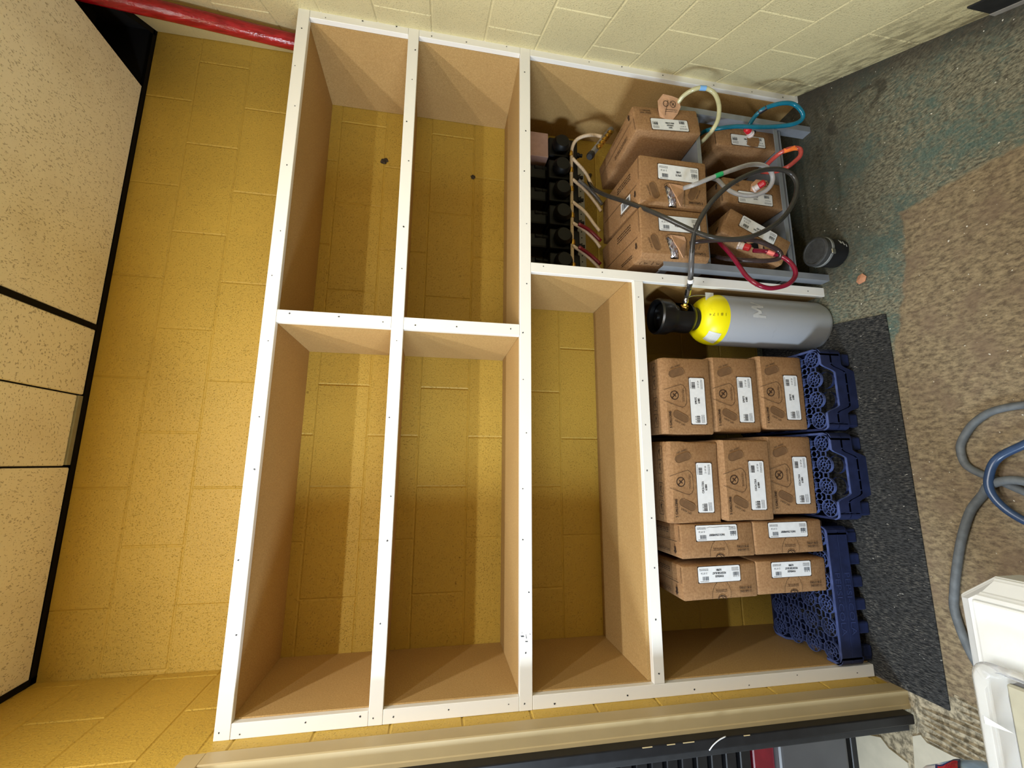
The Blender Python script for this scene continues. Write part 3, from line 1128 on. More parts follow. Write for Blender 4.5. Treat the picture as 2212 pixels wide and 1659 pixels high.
# ------------------------------------------------------------------ rack and its cartons
rk = thing('syrup_rack', 'grey enamelled steel rack holding two tiers of opened cartons', 'rack')
RX0, RX1, RY0, RY1 = 1.472, 2.186, -0.030, 0.352
RZ = 0.735
for (a, b, y0) in ((RX0, RX0+.026, RY0), (RX1-.026, RX1, RY0-.008), (RX0, RX0+.026, RY1-.04), (RX1-.026, RX1, RY1-.04)):
    bm = bmesh.new()
    hgt = RZ if y0 < .1 else 0.78
    s = 1 if a < 1.8 else -1
    xa, xb = (a, b) if s > 0 else (b, a)
    # angle section: front flange and side flange
    add_box(bm, a, b, y0, y0+.003, 0, hgt if s > 0 else .66)
    add_box(bm, min(xa, xa+s*.003), max(xa, xa+s*.003), y0+.003, y0+.042, 0, hgt if s > 0 else .66)
    if s < 0:
        add_box(bm, a, a+.003, y0+.003, y0+.042, 0, .66)
    else:
        add_box(bm, b-.003, b, y0+.003, y0+.042, 0, hgt)
    bm_obj('post', bm, M_STEEL, rk)
for z in (0.145, 0.5505):
    zb_ = .176 if z < .3 else .5505
    box('front_bar', RX0+.028, RX1-.028, RY0+.004, RY0+.007, zb_-.018, zb_, M_STEEL, rk, 0)
    box('tier', RX0+.028, RX1-.028, RY0+.008, RY1-.042, z-.004, z, M_STEEL, rk, 0)
    for xx in (RX0+.002, RX1-.012):
        box('side_bar', xx+.002, xx+.007, RY0+.043, RY1-.043, z-.006, z+.024, M_STEEL, rk, 0)
box('side_bar', RX0+.006, RX0+.012, RY0+.043, RY1-.043, 0.69, 0.72, M_STEEL, rk, 0)
GR = 'opened cartons on the grey rack'
LEM = [('MINUTE MAID', .24), ('LEMONADE', .18), ('16302', .10)]
t = syrup2((2.040, -0.062, 0.552), 2.5, 0, -5.0, -1, LEM, 'narrow carton on the upper rack tier with raised torn flap and pale tube', GR, perf=False)
# torn flap standing up at its upper edge
w, h = W2, H2
V = [(w*.39, -.004, h*.60), (w*.47, -.004, h*.50), (w*.58, -.004, h*.50), (w*.66, -.009, h*.72), (w*.71, -.016, h*.95), (w*.69, -.024, h*1.22), (w*.58, -.027, h*1.28),
     (w*.44, -.028, h*1.33), (w*.36, -.022, h*1.10), (w*.37, -.012, h*.82)]
fp = pydata('torn_flap', V, [tuple(range(10))], M_CARDIN, t)
md = fp.modifiers.new('s', 'SOLIDIFY')
md.thickness = .003
q = Print()
q.frame((0, -.004, h*.50), (1, 0, 0), (0, -.2445, .9696), (0, -.9696, -.2445), .0062)
q.no_sign(w*.575, h*.50, .0125)
q.ring(w*.465, h*.50, .011, .003)
q.tiny(w*.45, h*.22, w*.19, h*.12, 2, random.Random(3))
q.stroke([(w*.50, h*.62), (w*.475, h*.36), (w*.45, h*.10)], .002)
q.build('flap_print', M_INK, fp)


def opened5(pos, yaw, pitch, roll, lines, label):
    w, h = W5, H5
    hole = [(w*.43, h*.97), (w*.37, h*.68), (w*.36, h*.60), (w*.40, h*.535), (w*.50, h*.62), (w*.545, h*.80), (w*.56, h*.97)]
    hole = [(w-x, z) for x, z in hole]
    t = syrup5(pos, yaw, pitch, roll, 1, lines, label, GR, hole)
    # crumpled inner bag seen through the opening
    bm = bmesh.new()
    rnd = random.Random(11)
    n, m_ = 10, 8
    g = [[bm.verts.new((w*(.43+.21*i/n), 0.020-.016*math.sin(PI*i/n)+rnd.uniform(-.006, .006), h*(.55+.40*j/m_))) for j in range(m_+1)] for i in range(n+1)]
    for i in range(n):
        for j in range(m_):
            bm.faces.new((g[i][j], g[i+1][j], g[i+1][j+1], g[i][j+1]))
    bm_obj('inner_bag', bm, M_SILVER, t)
    # panel folded out along a crease
    V = [(w*.355, -.0045, h*.64), (w*.375, -.0048, h*.545), (w*.575, -.0048, h*.53), (w*.555, -.013, h*.68), (w*.515, -.024, h*.86), (w*.44, -.013, h*.985), (w*.40, -.0055, h*.975)]
    fp = pydata('folded_flap', V, [(0, 1, 2, 3), (0, 3, 4), (0, 4, 5, 6)], M_CARDIN, t)
    md = fp.modifiers.new('s', 'SOLIDIFY')
    md.thickness = .0025
    q = Print()
    q.frame((0, 0, 0), (1, 0, 0), (0, 0, 1), (0, -1, 0), .0046)
    q.dashes([(w*.36, h*.98), (w*.352, h*.70), (w*.35, h*.62), (w*.38, h*.545), (w*.43, h*.52), (w*.60, h*.52), (w*.645, h*.56), (w*.655, h*.64)], .0022, .0046)
    q.ring(w*.45, h*.575, .008, .0016)
    q.build('perforation', M_INK, t)
    return t


opened5((1.700, -0.060, 0.552), -4.0, 0.5, -0.5, SPR, 'wide carton on end on the upper tier, middle of three, with clear tube')
u3 = opened5((1.494, -0.052, 0.552), -2.0, 0.5, -1.5, COK, 'wide carton on end on the upper tier nearest the cylinder, perforated panel torn open')
# barcode sticker on top of the middle carton: flat against its upper end
st = [o for o in C.objects if o.get('label', '').startswith('wide carton on end on the upper tier, middle')][0]
q = Print()
q.frame((W5, 0, 0), (0, 1, 0), (0, 0, 1), (1, 0, 0), .0050)
q.rect(.07, H5*.60, .155, H5*.82)
lab = q.build('barcode_sticker', M_LABEL, st)
q = Print()
q.frame((W5, 0, 0), (0, 1, 0), (0, 0, 1), (1, 0, 0), .0056)
q.bars(.08, H5*.63, .065, H5*.15, 16, random.Random(5))
q.build('label_print', M_LINK, lab)

L1 = [('MINUTE MAID', .24), ('61905', .12)]
t = syrup2((2.072, 0.0, 0.147), 0.7, -1.0, -0.6, -1, L1, 'narrow carton on the lower tier nearest the slanting wall, label half torn away', GR, perf=False)
# black sheet for the shade inside the opening, brown torn patch over the label
q = Print()
q.frame((0, 0, 0), (1, 0, 0), (0, 0, 1), (0, -1, 0), .0053)
q.poly([(W2*.50, H2*.44), (W2*.70, H2*.47), (W2*.71, H2*.30), (W2*.67, H2*.06), (W2*.56, H2*.03), (W2*.48, H2*.10), (W2*.50, H2*.25)])
pt = q.build('torn_patch', M_CARD, t)
q = Print()
q.frame((0, 0, 0), (1, 0, 0), (0, 0, 1), (0, -1, 0), .0050)
q.poly([(W2*.44, H2*.995), (W2*.45, H2*.80), (W2*.50, H2*.62), (W2*.58, H2*.55), (W2*.66, H2*.66), (W2*.68, H2*.84), (W2*.68, H2*.995)])
q.build('opening', M_BLKPL, t)
L2 = [('FANTA', .14), ('61911', .12)]
t = syrup2((1.790, -0.004, 0.150), -2.0, 0, 0.6, -1, L2, 'narrow carton on the lower tier, middle of three, behind the clear tube loop', GR, perf=False)
V = [(w*.44, -.004, h*.55), (w*.55, -.012, h*.42), (w*.68, -.016, h*.48), (w*.74, -.022, h*.72), (w*.68, -.02, h*.95), (w*.52, -.014, h*.98), (w*.45, -.008, h*.8)]
fp = pydata('torn_flap', V, [tuple(range(7))], M_CARDIN, t)
q = Print()
q.frame((0, -.018, 0), (1, 0, 0), (0, -.03, 1), (0, -1, 0), .0085)
q.no_sign(w*.66, h*.74, .011)
q.tiny(w*.53, h*.62, w*.1, h*.14, 2, random.Random(4))
q.build('flap_print', M_INK, fp)
L3 = [('COCA-COLA', .24), ('61907', .12)]
t = syrup2((1.512, -0.045, 0.232), -1.8, -3.0, 27.0, 1, L3, 'narrow carton slumped at an angle on the lower tier, ripped open with maroon tube', GR, perf=False)
q = Print()
q.frame((0, 0, 0), (1, 0, 0), (0, 0, 1), (0, -1, 0), .0050)
q.poly([(W2*.36, H2*.995), (W2*.33, H2*.8), (W2*.42, H2*.66), (W2*.55, H2*.62), (W2*.64, H2*.7), (W2*.66, H2*.995)])
q.build('opening', M_BLKPL, t)  # flat black sheet standing in for the shade inside the ripped carton
for (a, b, c) in (((.34, -.006, .98), (.42, -.02, .62), (.50, -.03, .90)), ((.52, -.03, .95), (.58, -.02, .58), (.68, -.006, .9))):
    fp = pydata('torn_flap', [(W2*a[0], a[1], H2*a[2]), (W2*b[0], b[1], H2*b[2]), (W2*c[0], c[1], H2*c[2]), (W2*(a[0]+c[0])/2, -.02, H2*1.08)], [(0, 1, 2, 3)], M_CARDIN, t)

# ------------------------------------------------------------------ tubing
HR = 0.0082


def syrup_hose(key, pts, label, r=HR, mkey=None):
    o = hose('syrup_hose', pts, r, M_H[mkey or key], None, 8, 12)
    return tag(o, label, 'hose', 'syrup hoses looping out of the rack')


def band(parent, pts, i, col, r=HR, f0=.3, f1=.7):
    P = catmull(pts, 8)
    a, b = P[i*8+int(8*f0)], P[i*8+int(8*f1)+1]
    return cyl_between('tape_band', a, b, [(r*1.12, 0), (r*1.12, 1)], M_TAG[col], parent, 14)


def connector(parent, at, direction):
    a = Vector(at)
    d = Vector(direction).normalized()
    cyl_between('red_connector', a, a+d*.026, [(.011, 0), (.0135, .1), (.0135, .8), (.009, 1)], M_REDP, parent, 14)
    cyl_between('connector_cap', a-d*.022, a, [(.0145, 0), (.0155, .3), (.0125, .35), (.0125, 1)], M_CLEARP, parent, 14)


pale = [(2.150, -0.062, 0.662), (2.159, -0.07, 0.654), (2.171, -0.1, 0.642), (2.174, -0.13, 0.616), (2.177, -0.14, 0.579), (2.159, -0.14, 0.538), (2.107, -0.14, 0.523), (2.054, -0.13, 0.525), (2.024, -0.11, 0.536),
        (2.038, -0.07, 0.524), (2.06, 0.0, 0.512), (2.10, 0.1, 0.505)]
o = syrup_hose('pale', pale, 'pale yellow plastic tube loop with a blue band by the topmost torn flap')
band(o, pale, 3, 'blue', HR, .6, 1.1)
teal = [(2.104, -0.06, 0.333), (2.108, -0.08, 0.338), (2.131, -0.1, 0.326), (2.141, -0.13, 0.308), (2.146, -0.16, 0.254), (2.138, -0.17, 0.209), (2.107, -0.17, 0.177), (2.085, -0.16, 0.173), (2.068, -0.15, 0.204),
        (2.066, -0.13, 0.258), (2.07, -0.11, 0.325), (2.086, -0.08, 0.404), (2.092, -0.05, 0.465), (2.102, -0.02, 0.498), (2.12, 0.04, 0.505)]
o = syrup_hose('teal', teal, 'teal plastic tube loop reaching towards the floor by the slanting wall')
band(o, teal, 2, 'black', HR, .4, 1.1)
connector(o, (2.098, -0.052, 0.322), (.05, -.2, .35))
pink = [(1.949, -0.04, 0.254), (1.946, -0.09, 0.263), (1.952, -0.13, 0.251), (1.956, -0.15, 0.223), (1.947, -0.16, 0.2), (1.92, -0.16, 0.202), (1.9, -0.15, 0.218), (1.885, -0.13, 0.239), (1.90, -0.08, 0.25), (1.935, -0.03, 0.262)]
o = syrup_hose('pink', pink, 'short pink plastic tube loop with a bright orange tag')
tg = band(o, pink, 2, 'orange', HR, .2, 1.2)
pydata('paper_tag', [(1.950, -.160, .238), (1.945, -.168, .222), (1.930, -.170, .222), (1.935, -.160, .240)], [(0, 1, 2, 3)], M_TAG['orange'], o)
connector(o, (1.862, -0.035, 0.288), (.12, -.4, -.25))
clear = [(1.759, -0.098, 0.673), (1.754, -0.13, 0.65), (1.776, -0.16, 0.584), (1.798, -0.18, 0.52), (1.828, -0.18, 0.45), (1.833, -0.18, 0.395), (1.812, -0.18, 0.364), (1.787, -0.17, 0.35), (1.76, -0.16, 0.359),
         (1.74, -0.15, 0.386), (1.729, -0.14, 0.428), (1.747, -0.12, 0.47), (1.792, -0.09, 0.490), (1.862, -0.04, 0.485), (1.93, 0.05, 0.475), (1.95, 0.15, 0.47)]
o = syrup_hose('clear', clear, 'clear plastic tube loop with a green band in front of the middle cartons')
band(o, clear, 2, 'green', HR, .05, .32)
brown = [(1.538, -0.09, 0.661), (1.537, -0.11, 0.636), (1.537, -0.13, 0.584), (1.539, -0.14, 0.526), (1.534, -0.16, 0.457), (1.518, -0.17, 0.41), (1.498, -0.17, 0.364), (1.48, -0.17, 0.353), (1.47, -0.16, 0.359),
         (1.464, -0.15, 0.399), (1.47, -0.13, 0.449), (1.485, -0.1, 0.495), (1.515, -0.05, 0.50), (1.56, 0.02, 0.49), (1.60, 0.12, 0.485)]
o = syrup_hose('brown', brown, 'dark brown plastic tube loop hanging before the slumped carton')
maroon = [(1.530, -0.10, 0.402), (1.507, -0.14, 0.385), (1.493, -0.15, 0.363), (1.474, -0.17, 0.348), (1.451, -0.18, 0.33), (1.418, -0.19, 0.322), (1.39, -0.19, 0.326), (1.363, -0.19, 0.352), (1.351, -0.18, 0.382),
          (1.348, -0.17, 0.42), (1.364, -0.16, 0.457), (1.402, -0.14, 0.479), (1.461, -0.12, 0.495), (1.512, -0.1, 0.508), (1.556, -0.07, 0.510), (1.61, -0.02, 0.50), (1.66, 0.08, 0.49)]
o = syrup_hose('maroon', maroon, 'maroon plastic tube loop swinging across the white upright')
connector(o, (1.552, -0.085, 0.430), (-.2, -.2, -.35))
band(o, maroon, 1, 'pink', HR, .2, .9)
black = [(2.077, 0.3, 0.887), (2.019, 0.27, 0.906), (1.931, 0.2, 0.911), (1.834, 0.1, 0.898), (1.76, 0.02, 0.866), (1.682, -0.06, 0.822), (1.623, -0.11, 0.778), (1.576, -0.14, 0.726), (1.541, -0.16, 0.678), (1.515, -0.18, 0.631),
         (1.509, -0.19, 0.566), (1.52, -0.2, 0.5), (1.56, -0.2, 0.421), (1.619, -0.2, 0.347), (1.689, -0.2, 0.297), (1.748, -0.2, 0.278), (1.785, -0.2, 0.286), (1.804, -0.2, 0.314), (1.807, -0.2, 0.362), (1.793, -0.2, 0.422),
         (1.766, -0.2, 0.482), (1.721, -0.2, 0.553), (1.671, -0.19, 0.609), (1.622, -0.18, 0.648), (1.571, -0.17, 0.677), (1.528, -0.15, 0.685), (1.48, -0.13, 0.682), (1.433, -0.1, 0.67), (1.398, -0.065, 0.652), (1.383, -0.03, 0.640), (1.366, 0.0, 0.630)]
gh = hose('gas_hose', black, 0.0085, M_H['black'], None, 8, 12)
tag(gh, 'long black gas hose looping across the rack to the cylinder valve', 'hose')
hose('clear_sleeve', [(1.492, -.134, .6825), (1.455, -.116, .677), (1.420, -.088, .664), (1.392, -.05, .648)], 0.0098, M_H['sleeve'], gh, 6, 12)
cyl_between('crimp_band', (1.405, -.074, .657), (1.397, -.063, .651), [(.0115, 0), (.0115, 1)], M_TAG['white'], gh, 12)
cyl_between('hose_clamp', (1.385, -.034, .641), (1.372, -.012, .633), [(.0115, 0), (.0115, 1)], M_CHROME, gh, 12)

# ------------------------------------------------------------------ pumps, manifold and pipes at the back of the rack bay
bd = box('mounting_rail', 1.47, 2.19, 0.388, 0.3945, 0.885, 0.925, M_GREYW, None, 0.001)
tag(bd, 'pale perforated metal mounting rail screwed to the block wall below the pumps', 'rail')
for i in range(22):
    o = cyl_between('rail_hole', (1.49+i*.031, .3879, .905), (1.49+i*.031, .3866, .905), [(.003, 0), (.003, 1)], M_BLACK, bd, 6)


def pump():
    t = thing('syrup_pump', 'black plastic syrup pump in the dark row, next to the slanting wall', 'pump', group='black syrup pumps on the wall')
    box('pump_body', -.048, .048, .26, .392, .96, 1.10, M_PUMP, t, .008, 2)
    lathe('pump_head', [(.036, 0), (.040, .01), (.040, .03), (.03, .045)], M_PUMP, t, 18, Matrix.Translation((0, .262, 1.045)) @ Matrix.Rotation(R(90), 4, 'X'))
    box('pump_cap', -.034, .034, .29, .385, 1.10, 1.20, M_PUMP, t, .01, 2)
    box('pump_bracket', -.05, .05, .375, .393, .93, .96, M_PUMP, t, .003)
    cyl_between('outlet', (.02, .30, 1.10), (.02, .29, 1.16), [(.012, 0), (.012, .4), (.009, .45), (.009, 1)], M_PUMP, t, 10)
    cyl_between('inlet', (-.02, .275, .965), (-.02, .272, .935), [(.012, 0), (.012, .5), (.008, .6), (.008, 1)], M_PUMP, t, 10)
    return t


p0 = pump()
for i, x in enumerate((2.17, 2.055, 1.94, 1.825, 1.71, 1.595)):
    if i == 0:
        o = p0
    else:
        o = p0.copy()
        C.objects.link(o)
        for ch in list(p0.children):
            c = ch.copy()
            C.objects.link(c)
            c.parent = o
    o.location = (x, 0, 0)
    if i:
        o['label'] = 'black plastic syrup pump in the dark row, %s from the slanting wall' % ('', 'second', 'third', 'fourth', 'fifth', 'last')[i]

mh = hose('braided_hose', [(2.185, 0.18, 0.872), (2.212, 0.21, 0.916), (2.206, 0.235, 0.966), (2.169, 0.245, 0.99), (2.107, 0.247, 0.996), (1.987, 0.247, 0.999), (1.87, 0.247, 0.999), (1.756, 0.247, 1.001), (1.596, 0.247, 1.003), (1.50, .247, 1.003)], 0.008, M_BRAID, None, 6, 10)
tag(mh, 'long cream braided hose running past all the black pumps', 'hose')
for x in (2.13, 2.045, 1.95, 1.82, 1.69, 1.58):
    cyl_between('tee_fitting', (x-.012, .247, .999), (x+.012, .247, .999), [(.0095, 0), (.0112, .2), (.0112, .8), (.0095, 1)], M_BRASS, mh, 10)
BR = [((2.103, 0.238, 0.994), (2.044, 0.25, 0.928), (1.97, 0.25, 0.895), (1.92, 0.25, 0.87)), ((1.995, 0.238, 0.996), (1.954, 0.25, 0.931), (1.895, 0.25, 0.882), (1.86, .25, .86)),
      ((1.882, 0.238, 0.999), (1.848, 0.25, 0.938), (1.79, 0.25, 0.894), (1.76, .25, .87)), ((1.779, 0.238, 1.001), (1.760, 0.25, 0.945), (1.715, 0.25, 0.895), (1.68, .25, .87)),
      ((1.67, 0.238, 1.003), (1.645, 0.25, 0.948), (1.604, 0.25, 0.90), (1.57, .25, .87))]
ordn = ('first', 'second', 'third', 'fourth', 'fifth')
for i, b in enumerate(BR):
    o = hose('branch_hose', list(b), 0.0075, M_BRAID if i != 4 else M_BRAID, None, 6, 8)
    tag(o, 'short cream branch hose dropping behind the cartons, %s from the slanting wall' % ordn[i], 'hose', 'branch hoses below the pumps')
    if i in (1, 3, 4):
        bb = [(p[0]-.012, p[1]-.016, p[2]-.022) for p in b[:3]]
        hose('return_line', bb, 0.008, M_BRAIDR if i > 1 else M_H['sleeve'], o, 6, 8)

mf = thing('brass_manifold', 'row of brass valves on a steel bar behind the topmost narrow carton', 'manifold')
cyl_between('bar', (2.285, 0.24, 0.800), (2.045, 0.13, 0.945), [(.013, 0), (.013, 1)], M_STEEL, mf, 12)
for i in range(5):
    f = .22+.14*i
    a = Vector((2.285, 0.24, 0.800)).lerp(Vector((2.045, 0.13, 0.945)), f)
    cyl_between('brass_valve', a+Vector((0, -.008, .0)), a+Vector((-.02, -.042, -.008)), [(.008, 0), (.008, .3), (.011, .32), (.011, .6), (.006, .65), (.006, 1)], M_BRASS, mf, 8)
cyl_between('end_plug', (2.045, 0.13, 0.945), (2.02, 0.118, 0.960), [(.016, 0), (.016, .8), (.012, 1)], M_BLKPL, mf, 10)

for ch in [c for c in p0.children if c.name.startswith('pump_cap')]:
    bpy.data.objects.remove(ch)
pc = box('pink_carton', 2.11, 2.235, 0.262, 0.388, 1.101, 1.235, M_PINKC, None, 0.002)
tag(pc, 'small pinkish carton standing on the pump next to the slanting wall', 'box')

# ------------------------------------------------------------------ blue bottle crates, upside down
CL, CW = 0.465, 0.31


def s_band(name, L, zt, hgt, dip, m, parent, y, flip, axis, thick=.008, off=0.0):
    """side wall strip, optionally swooping down in the middle to leave the hand opening"""
    n = 44
    V, F = [], []
    for i in range(n+1):
        f = i/n
        d = 0.0
        if dip:
            a = min(max((f-.20)/.10, 0), 1)
            b = min(max((.80-f)/.10, 0), 1)
            d = dip*(a*a*(3-2*a))*(b*b*(3-2*b))
        e = min(f, 1-f)*L
        c = max(0, .02-e)
        inset = .02-math.sqrt(max(0, .02**2-c*c))
        for (yy, zz) in ((inset, zt-d), (inset, zt-d-hgt), (inset+thick, zt-d-hgt), (inset+thick, zt-d)):
            V.append((f*L, yy, zz))
    for i in range(n):
        for j in range(4):
            k = (j+1) % 4
            F.append((i*4+j, i*4+k, i*4+4+k, i*4+4+j))
    F += [(0, 1, 2, 3), (n*4, n*4+1, n*4+2, n*4+3)]
    if axis == 'x':
        V = [(v[0], (CWc-v[1]) if flip else v[1], v[2]) for v in V]
    else:
        V = [((CLc-v[1]) if flip else v[1], v[0], v[2]) for v in V]
    return pydata(name, V, F, m, parent)


CLc, CWc = CL, CW
_ring = None


def ring_mesh():
    bm = bmesh.new()

    def annulus(r0, r1, z0, z1, n=18):
        q = []
        for r, z in ((r0, z0), (r1, z0), (r1, z1), (r0, z1)):
            q.append([bm.verts.new((r*math.cos(2*PI*i/n), r*math.sin(2*PI*i/n), z)) for i in range(n)])
        for a in range(4):
            for i in range(n):
                bm.faces.new((q[a][i], q[a][(i+1) % n], q[(a+1) % 4][(i+1) % n], q[(a+1) % 4][i]))
    annulus(.0295, .0315, -.010, 0)
    annulus(.0176, .0188, -.004, 0)
    annulus(.0065, .0085, -.005, 0)
    for k in range(8):
        a = 2*PI*k/8
        vs = add_box(bm, .008, .0295, -.0007, .0007, -.004, -.0005)
        for v in vs:
            v.co = Matrix.Rotation(a, 3, 'Z') @ v.co
    me = bpy.data.meshes.new('lattice_ring')
    bmesh.ops.recalc_face_normals(bm, faces=bm.faces)
    bm.to_mesh(me)
    bm.free()
    me.materials.append(M_BLUED)
    return me


def cup_mesh():
    bm = bmesh.new()
    lathe_bm(bm, [(.0325, -.050), (.0330, -.058), (.0330, -.062)], 14, None, False)
    me = bpy.data.meshes.new('bottle_pocket')
    bm.to_mesh(me)
    bm.free()
    for p_ in me.polygons:
        p_.use_smooth = True
    me.materials.append(M_BLUE)
    return me


RING, CUP = ring_mesh(), cup_mesh()


def crate(matrix, label, top, ztop, letters=False, group='blue bottle crates under the cartons'):
    """one inverted bottle crate; ztop is the height of its upturned base"""
    t = thing('bottle_crate', label, 'crate', group=group, mat=matrix)
    nx, ny = 6, 4
    if top:
        px, py = CL/nx, CW/ny
        # lattice web between the rings
        V, F = [], []

        def bar(a, b, w_=.0016, zz=ztop-.0006, hh=.005):
            a, b = Vector(a), Vector(b)
            d = (b-a)
            nn = Vector((-d.y, d.x)).normalized()*w_/2
            i = len(V)
            for z in (zz, zz-hh):
                for pnt in (a-nn, b-nn, b+nn, a+nn):
                    V.append((pnt.x, pnt.y, z))
            F.extend([(i, i+1, i+2, i+3), (i+4, i+5, i+6, i+7), (i, i+1, i+5, i+4), (i+1, i+2, i+6, i+5), (i+2, i+3, i+7, i+6), (i+3, i, i+4, i+7)])
        for i in range(nx):
            for j in range(ny):
                cx, cy = px*(i+.5), py*(j+.5)
                if i < nx-1:
                    for s in (-.010, .010):
                        bar((cx+.030, cy+s), (cx+px-.030, cy+s))
                if j < ny-1:
                    for s in (-.010, .010):
                        bar((cx+s, cy+.030), (cx+s, cy+py-.030))
                if i < nx-1 and j < ny-1:
                    mx, my = cx+px/2, cy+py/2
                    H = [(mx+.0135*math.cos(a), my+.0135*math.sin(a)) for a in [PI/3*k for k in range(6)]]
                    for k in range(6):
                        bar(H[k], H[(k+1) % 6])
                    for (sx, sy) in ((1, 1), (1, -1), (-1, 1), (-1, -1)):
                        bar((mx+sx*.008, my+sy*.011), (mx+sx*.0175, my+sy*.0175))
                o = bpy.data.objects.new('lattice_ring', RING)
                C.objects.link(o)
                o.parent = t
                o.location = (cx, cy, ztop)
        for i in range(nx):
            bar((px*(i+.5)-.006, .031*.2), (px*(i+.5)-.006, .012))
            bar((px*(i+.5)+.006, .031*.2), (px*(i+.5)+.006, .012))
        w_ = pydata('lattice_web', V, F, M_BLUED, t)
        w_['kind'] = 'stuff'
        for i in range(nx):
            for j in range(ny):
                o = bpy.data.objects.new('bottle_pocket', CUP)
                C.objects.link(o)
                o.parent = t
                o.location = (px*(i+.5), py*(j+.5), ztop)
    zb = ztop-.003
    s_band('long_wall', CL, zb, .040, 0, M_BLUE, t, 0, False, 'x')
    s_band('long_wall', CL, zb, .040, 0, M_BLUE, t, 0, True, 'x')
    s_band('short_wall', CW, zb, .046, .058, M_BLUE, t, 0, False, 'y')
    s_band('short_wall', CW, zb, .046, .058, M_BLUE, t, 0, True, 'y')
    s_band('rim', CW, zb+.0022, .0020, .058, M_BLUED, t, 0, False, 'y')  # thin paler strip: highlight on the crate's top edge put into the colour
    s_band('rim', CL, zb+.0022, .0020, 0, M_BLUED, t, 0, False, 'x')  # same painted highlight along the long side
    if letters:
        q = Print()
        zc = zb-.020
        # the crate stands on its head, so its moulded name reads upside down
        q.frame((CL*.44, 0, zc), (-1, 0, 0), (0, 0, -1), (0, -1, 0), .0010)
        q.text('PEPSI-COLA', 0, 0, .021, 0, .21)
        o = q.build('moulded_lettering', M_BLUEL, t)
    if not top:
        # rim teeth standing on the floor
        for k in range(6):
            box('foot', CL*(k+.5)/6-.020, CL*(k+.5)/6+.020, .012, .036, 0.0077, ztop-.043, M_BLUE, t, .006, 2)
            box('foot', CL*(k+.5)/6-.020, CL*(k+.5)/6+.020, CW-.036, CW-.012, 0.0077, ztop-.043, M_BLUE, t, .006, 2)
        for k in (0, 3):
            for xx in (.010, CL-.034):
                box('foot', xx, xx+.024, CW*(k+.5)/4-.024, CW*(k+.5)/4+.024, 0.0077, ztop-.03, M_BLUE, t, .006, 2)
        for xx in (.010, CL-.034):
            box('foot', xx, xx+.020, CW*.3, CW*.7, 0.0077, ztop-.09, M_BLUE, t, .006, 2)
    return t


def Tm(x, y, ang):
    return Matrix.Translation((x, y, 0)) @ Matrix.Rotation(R(ang), 4, 'Z')


# two stacks seen from their short ends, one from its long side
for (x, y, ang, nm) in ((1.168, -0.082, 90, 'beside the gas cylinder'), (0.850, -0.080, 90, 'in the middle of the row')):
    crate(Tm(x, y, ang), 'navy bottle crate %s, uppermost, short end and round lattice showing' % nm, True, CRT)
    crate(Tm(x, y, ang), 'navy bottle crate %s, lower of the nested two' % nm, False, CRT-.041)
crate(Tm(0.0445, -0.016, 0), 'navy bottle crate at the left end, upturned and uppermost, lettered long side', True, CRT, True)
crate(Tm(0.0445, -0.016, 0), 'navy bottle crate at the left end, lower of the nested two, lettered long side', False, CRT-.041, True)

# ------------------------------------------------------------------ gas cylinder
gc = thing('gas_cylinder', 'grey gas cylinder with yellow shoulder and black valve guard beside the white upright', 'gas cylinder', (1.306, 0.07, 0.0))
RC = 0.1015
prof = [(.06, 0.006), (.085, 0.0), (.096, .008), (RC, .025), (RC, .47)]
lathe('body', prof, M_CYL, gc, 48, cap=True)
sh = [(RC, .47)]
for i in range(1, 10):
    a = PI/2*i/10
    sh.append((.040+(RC-.040)*math.cos(a), .47+.085*math.sin(a)))
sh.append((.038, .558))
lathe('shoulder', sh, M_YEL, gc, 48, cap=True)
lathe('hand_wheel', [(.044, .690), (.050, .694), (.050, .706), (.042, .710), (.012, .712), (.010, .722)], M_PUMP, gc, 28)
lathe('neck_ring', [(.038, .553), (.046, .556), (.046, .578), (.038, .582)], M_BLKPL, gc, 28)
gprof = [(.050, .575), (.058, .585), (.060, .597), (.059, .62), (.058, .645), (.062, .665), (.070, .680), (.071, .722), (.066, .728), (.058, .722), (.055, .68), (.050, .645), (.051, .62), (.052, .597)]
bm = bmesh.new()
NG = 48
rg = [[bm.verts.new((r_*math.cos(2*PI*i/NG), r_*math.sin(2*PI*i/NG), z_)) for i in range(NG)] for r_, z_ in gprof]
for k in range(len(gprof)):
    ra, rb = rg[k], rg[(k+1) % len(gprof)]
    for i in range(NG):
        deg = ((i+.5)*360/NG+180) % 360-180
        zm = (gprof[k][1]+gprof[(k+1) % len(gprof)][1])/2
        if -86 < deg < -22 and .597 < zm < .66:
            continue
        bm.faces.new((ra[i], ra[(i+1) % NG], rb[(i+1) % NG], rb[i]))
bm_obj('valve_guard', bm, M_GUARD, gc, True)
gc.children[-1].data.set_sharp_from_angle(angle=R(40))
cyl_between('valve', (0, 0, .58), (0, 0, .70), [(.018, 0), (.018, .5), (.014, .55), (.022, .75), (.026, .8), (.026, 1)], M_BRASS, gc, 14)
cyl_between('valve_nut', (.008, -.015, .618), (.042, -.052, .626), [(.010, 0), (.010, .3), (.0155, .35), (.0155, .8), (.009, .85), (.009, 1)], M_BRASS, gc, 6)
cyl_between('hose_tail', (.042, -.052, .626), (.062, -.071, .6305), [(.0085, 0), (.0105, .1), (.0105, .6), (.0085, .7), (.0085, 1)], M_CHROME, gc, 12)
# wire and strap hanging from the valve outlet
hose('wire_clip', [(.052, -.072, .632), (.066, -.062, .610), (.078, -.05, .575), (.082, -.048, .54), (.08, -.05, .52)], .0022, M_CHROME, gc, 5, 6)
box('paper_tag', .062, .094, -.052, -.0505, .50, .535, M_GREYW, gc, 0)
# sticker, stamped text, paint pen mark wrapped on the steel
q = []


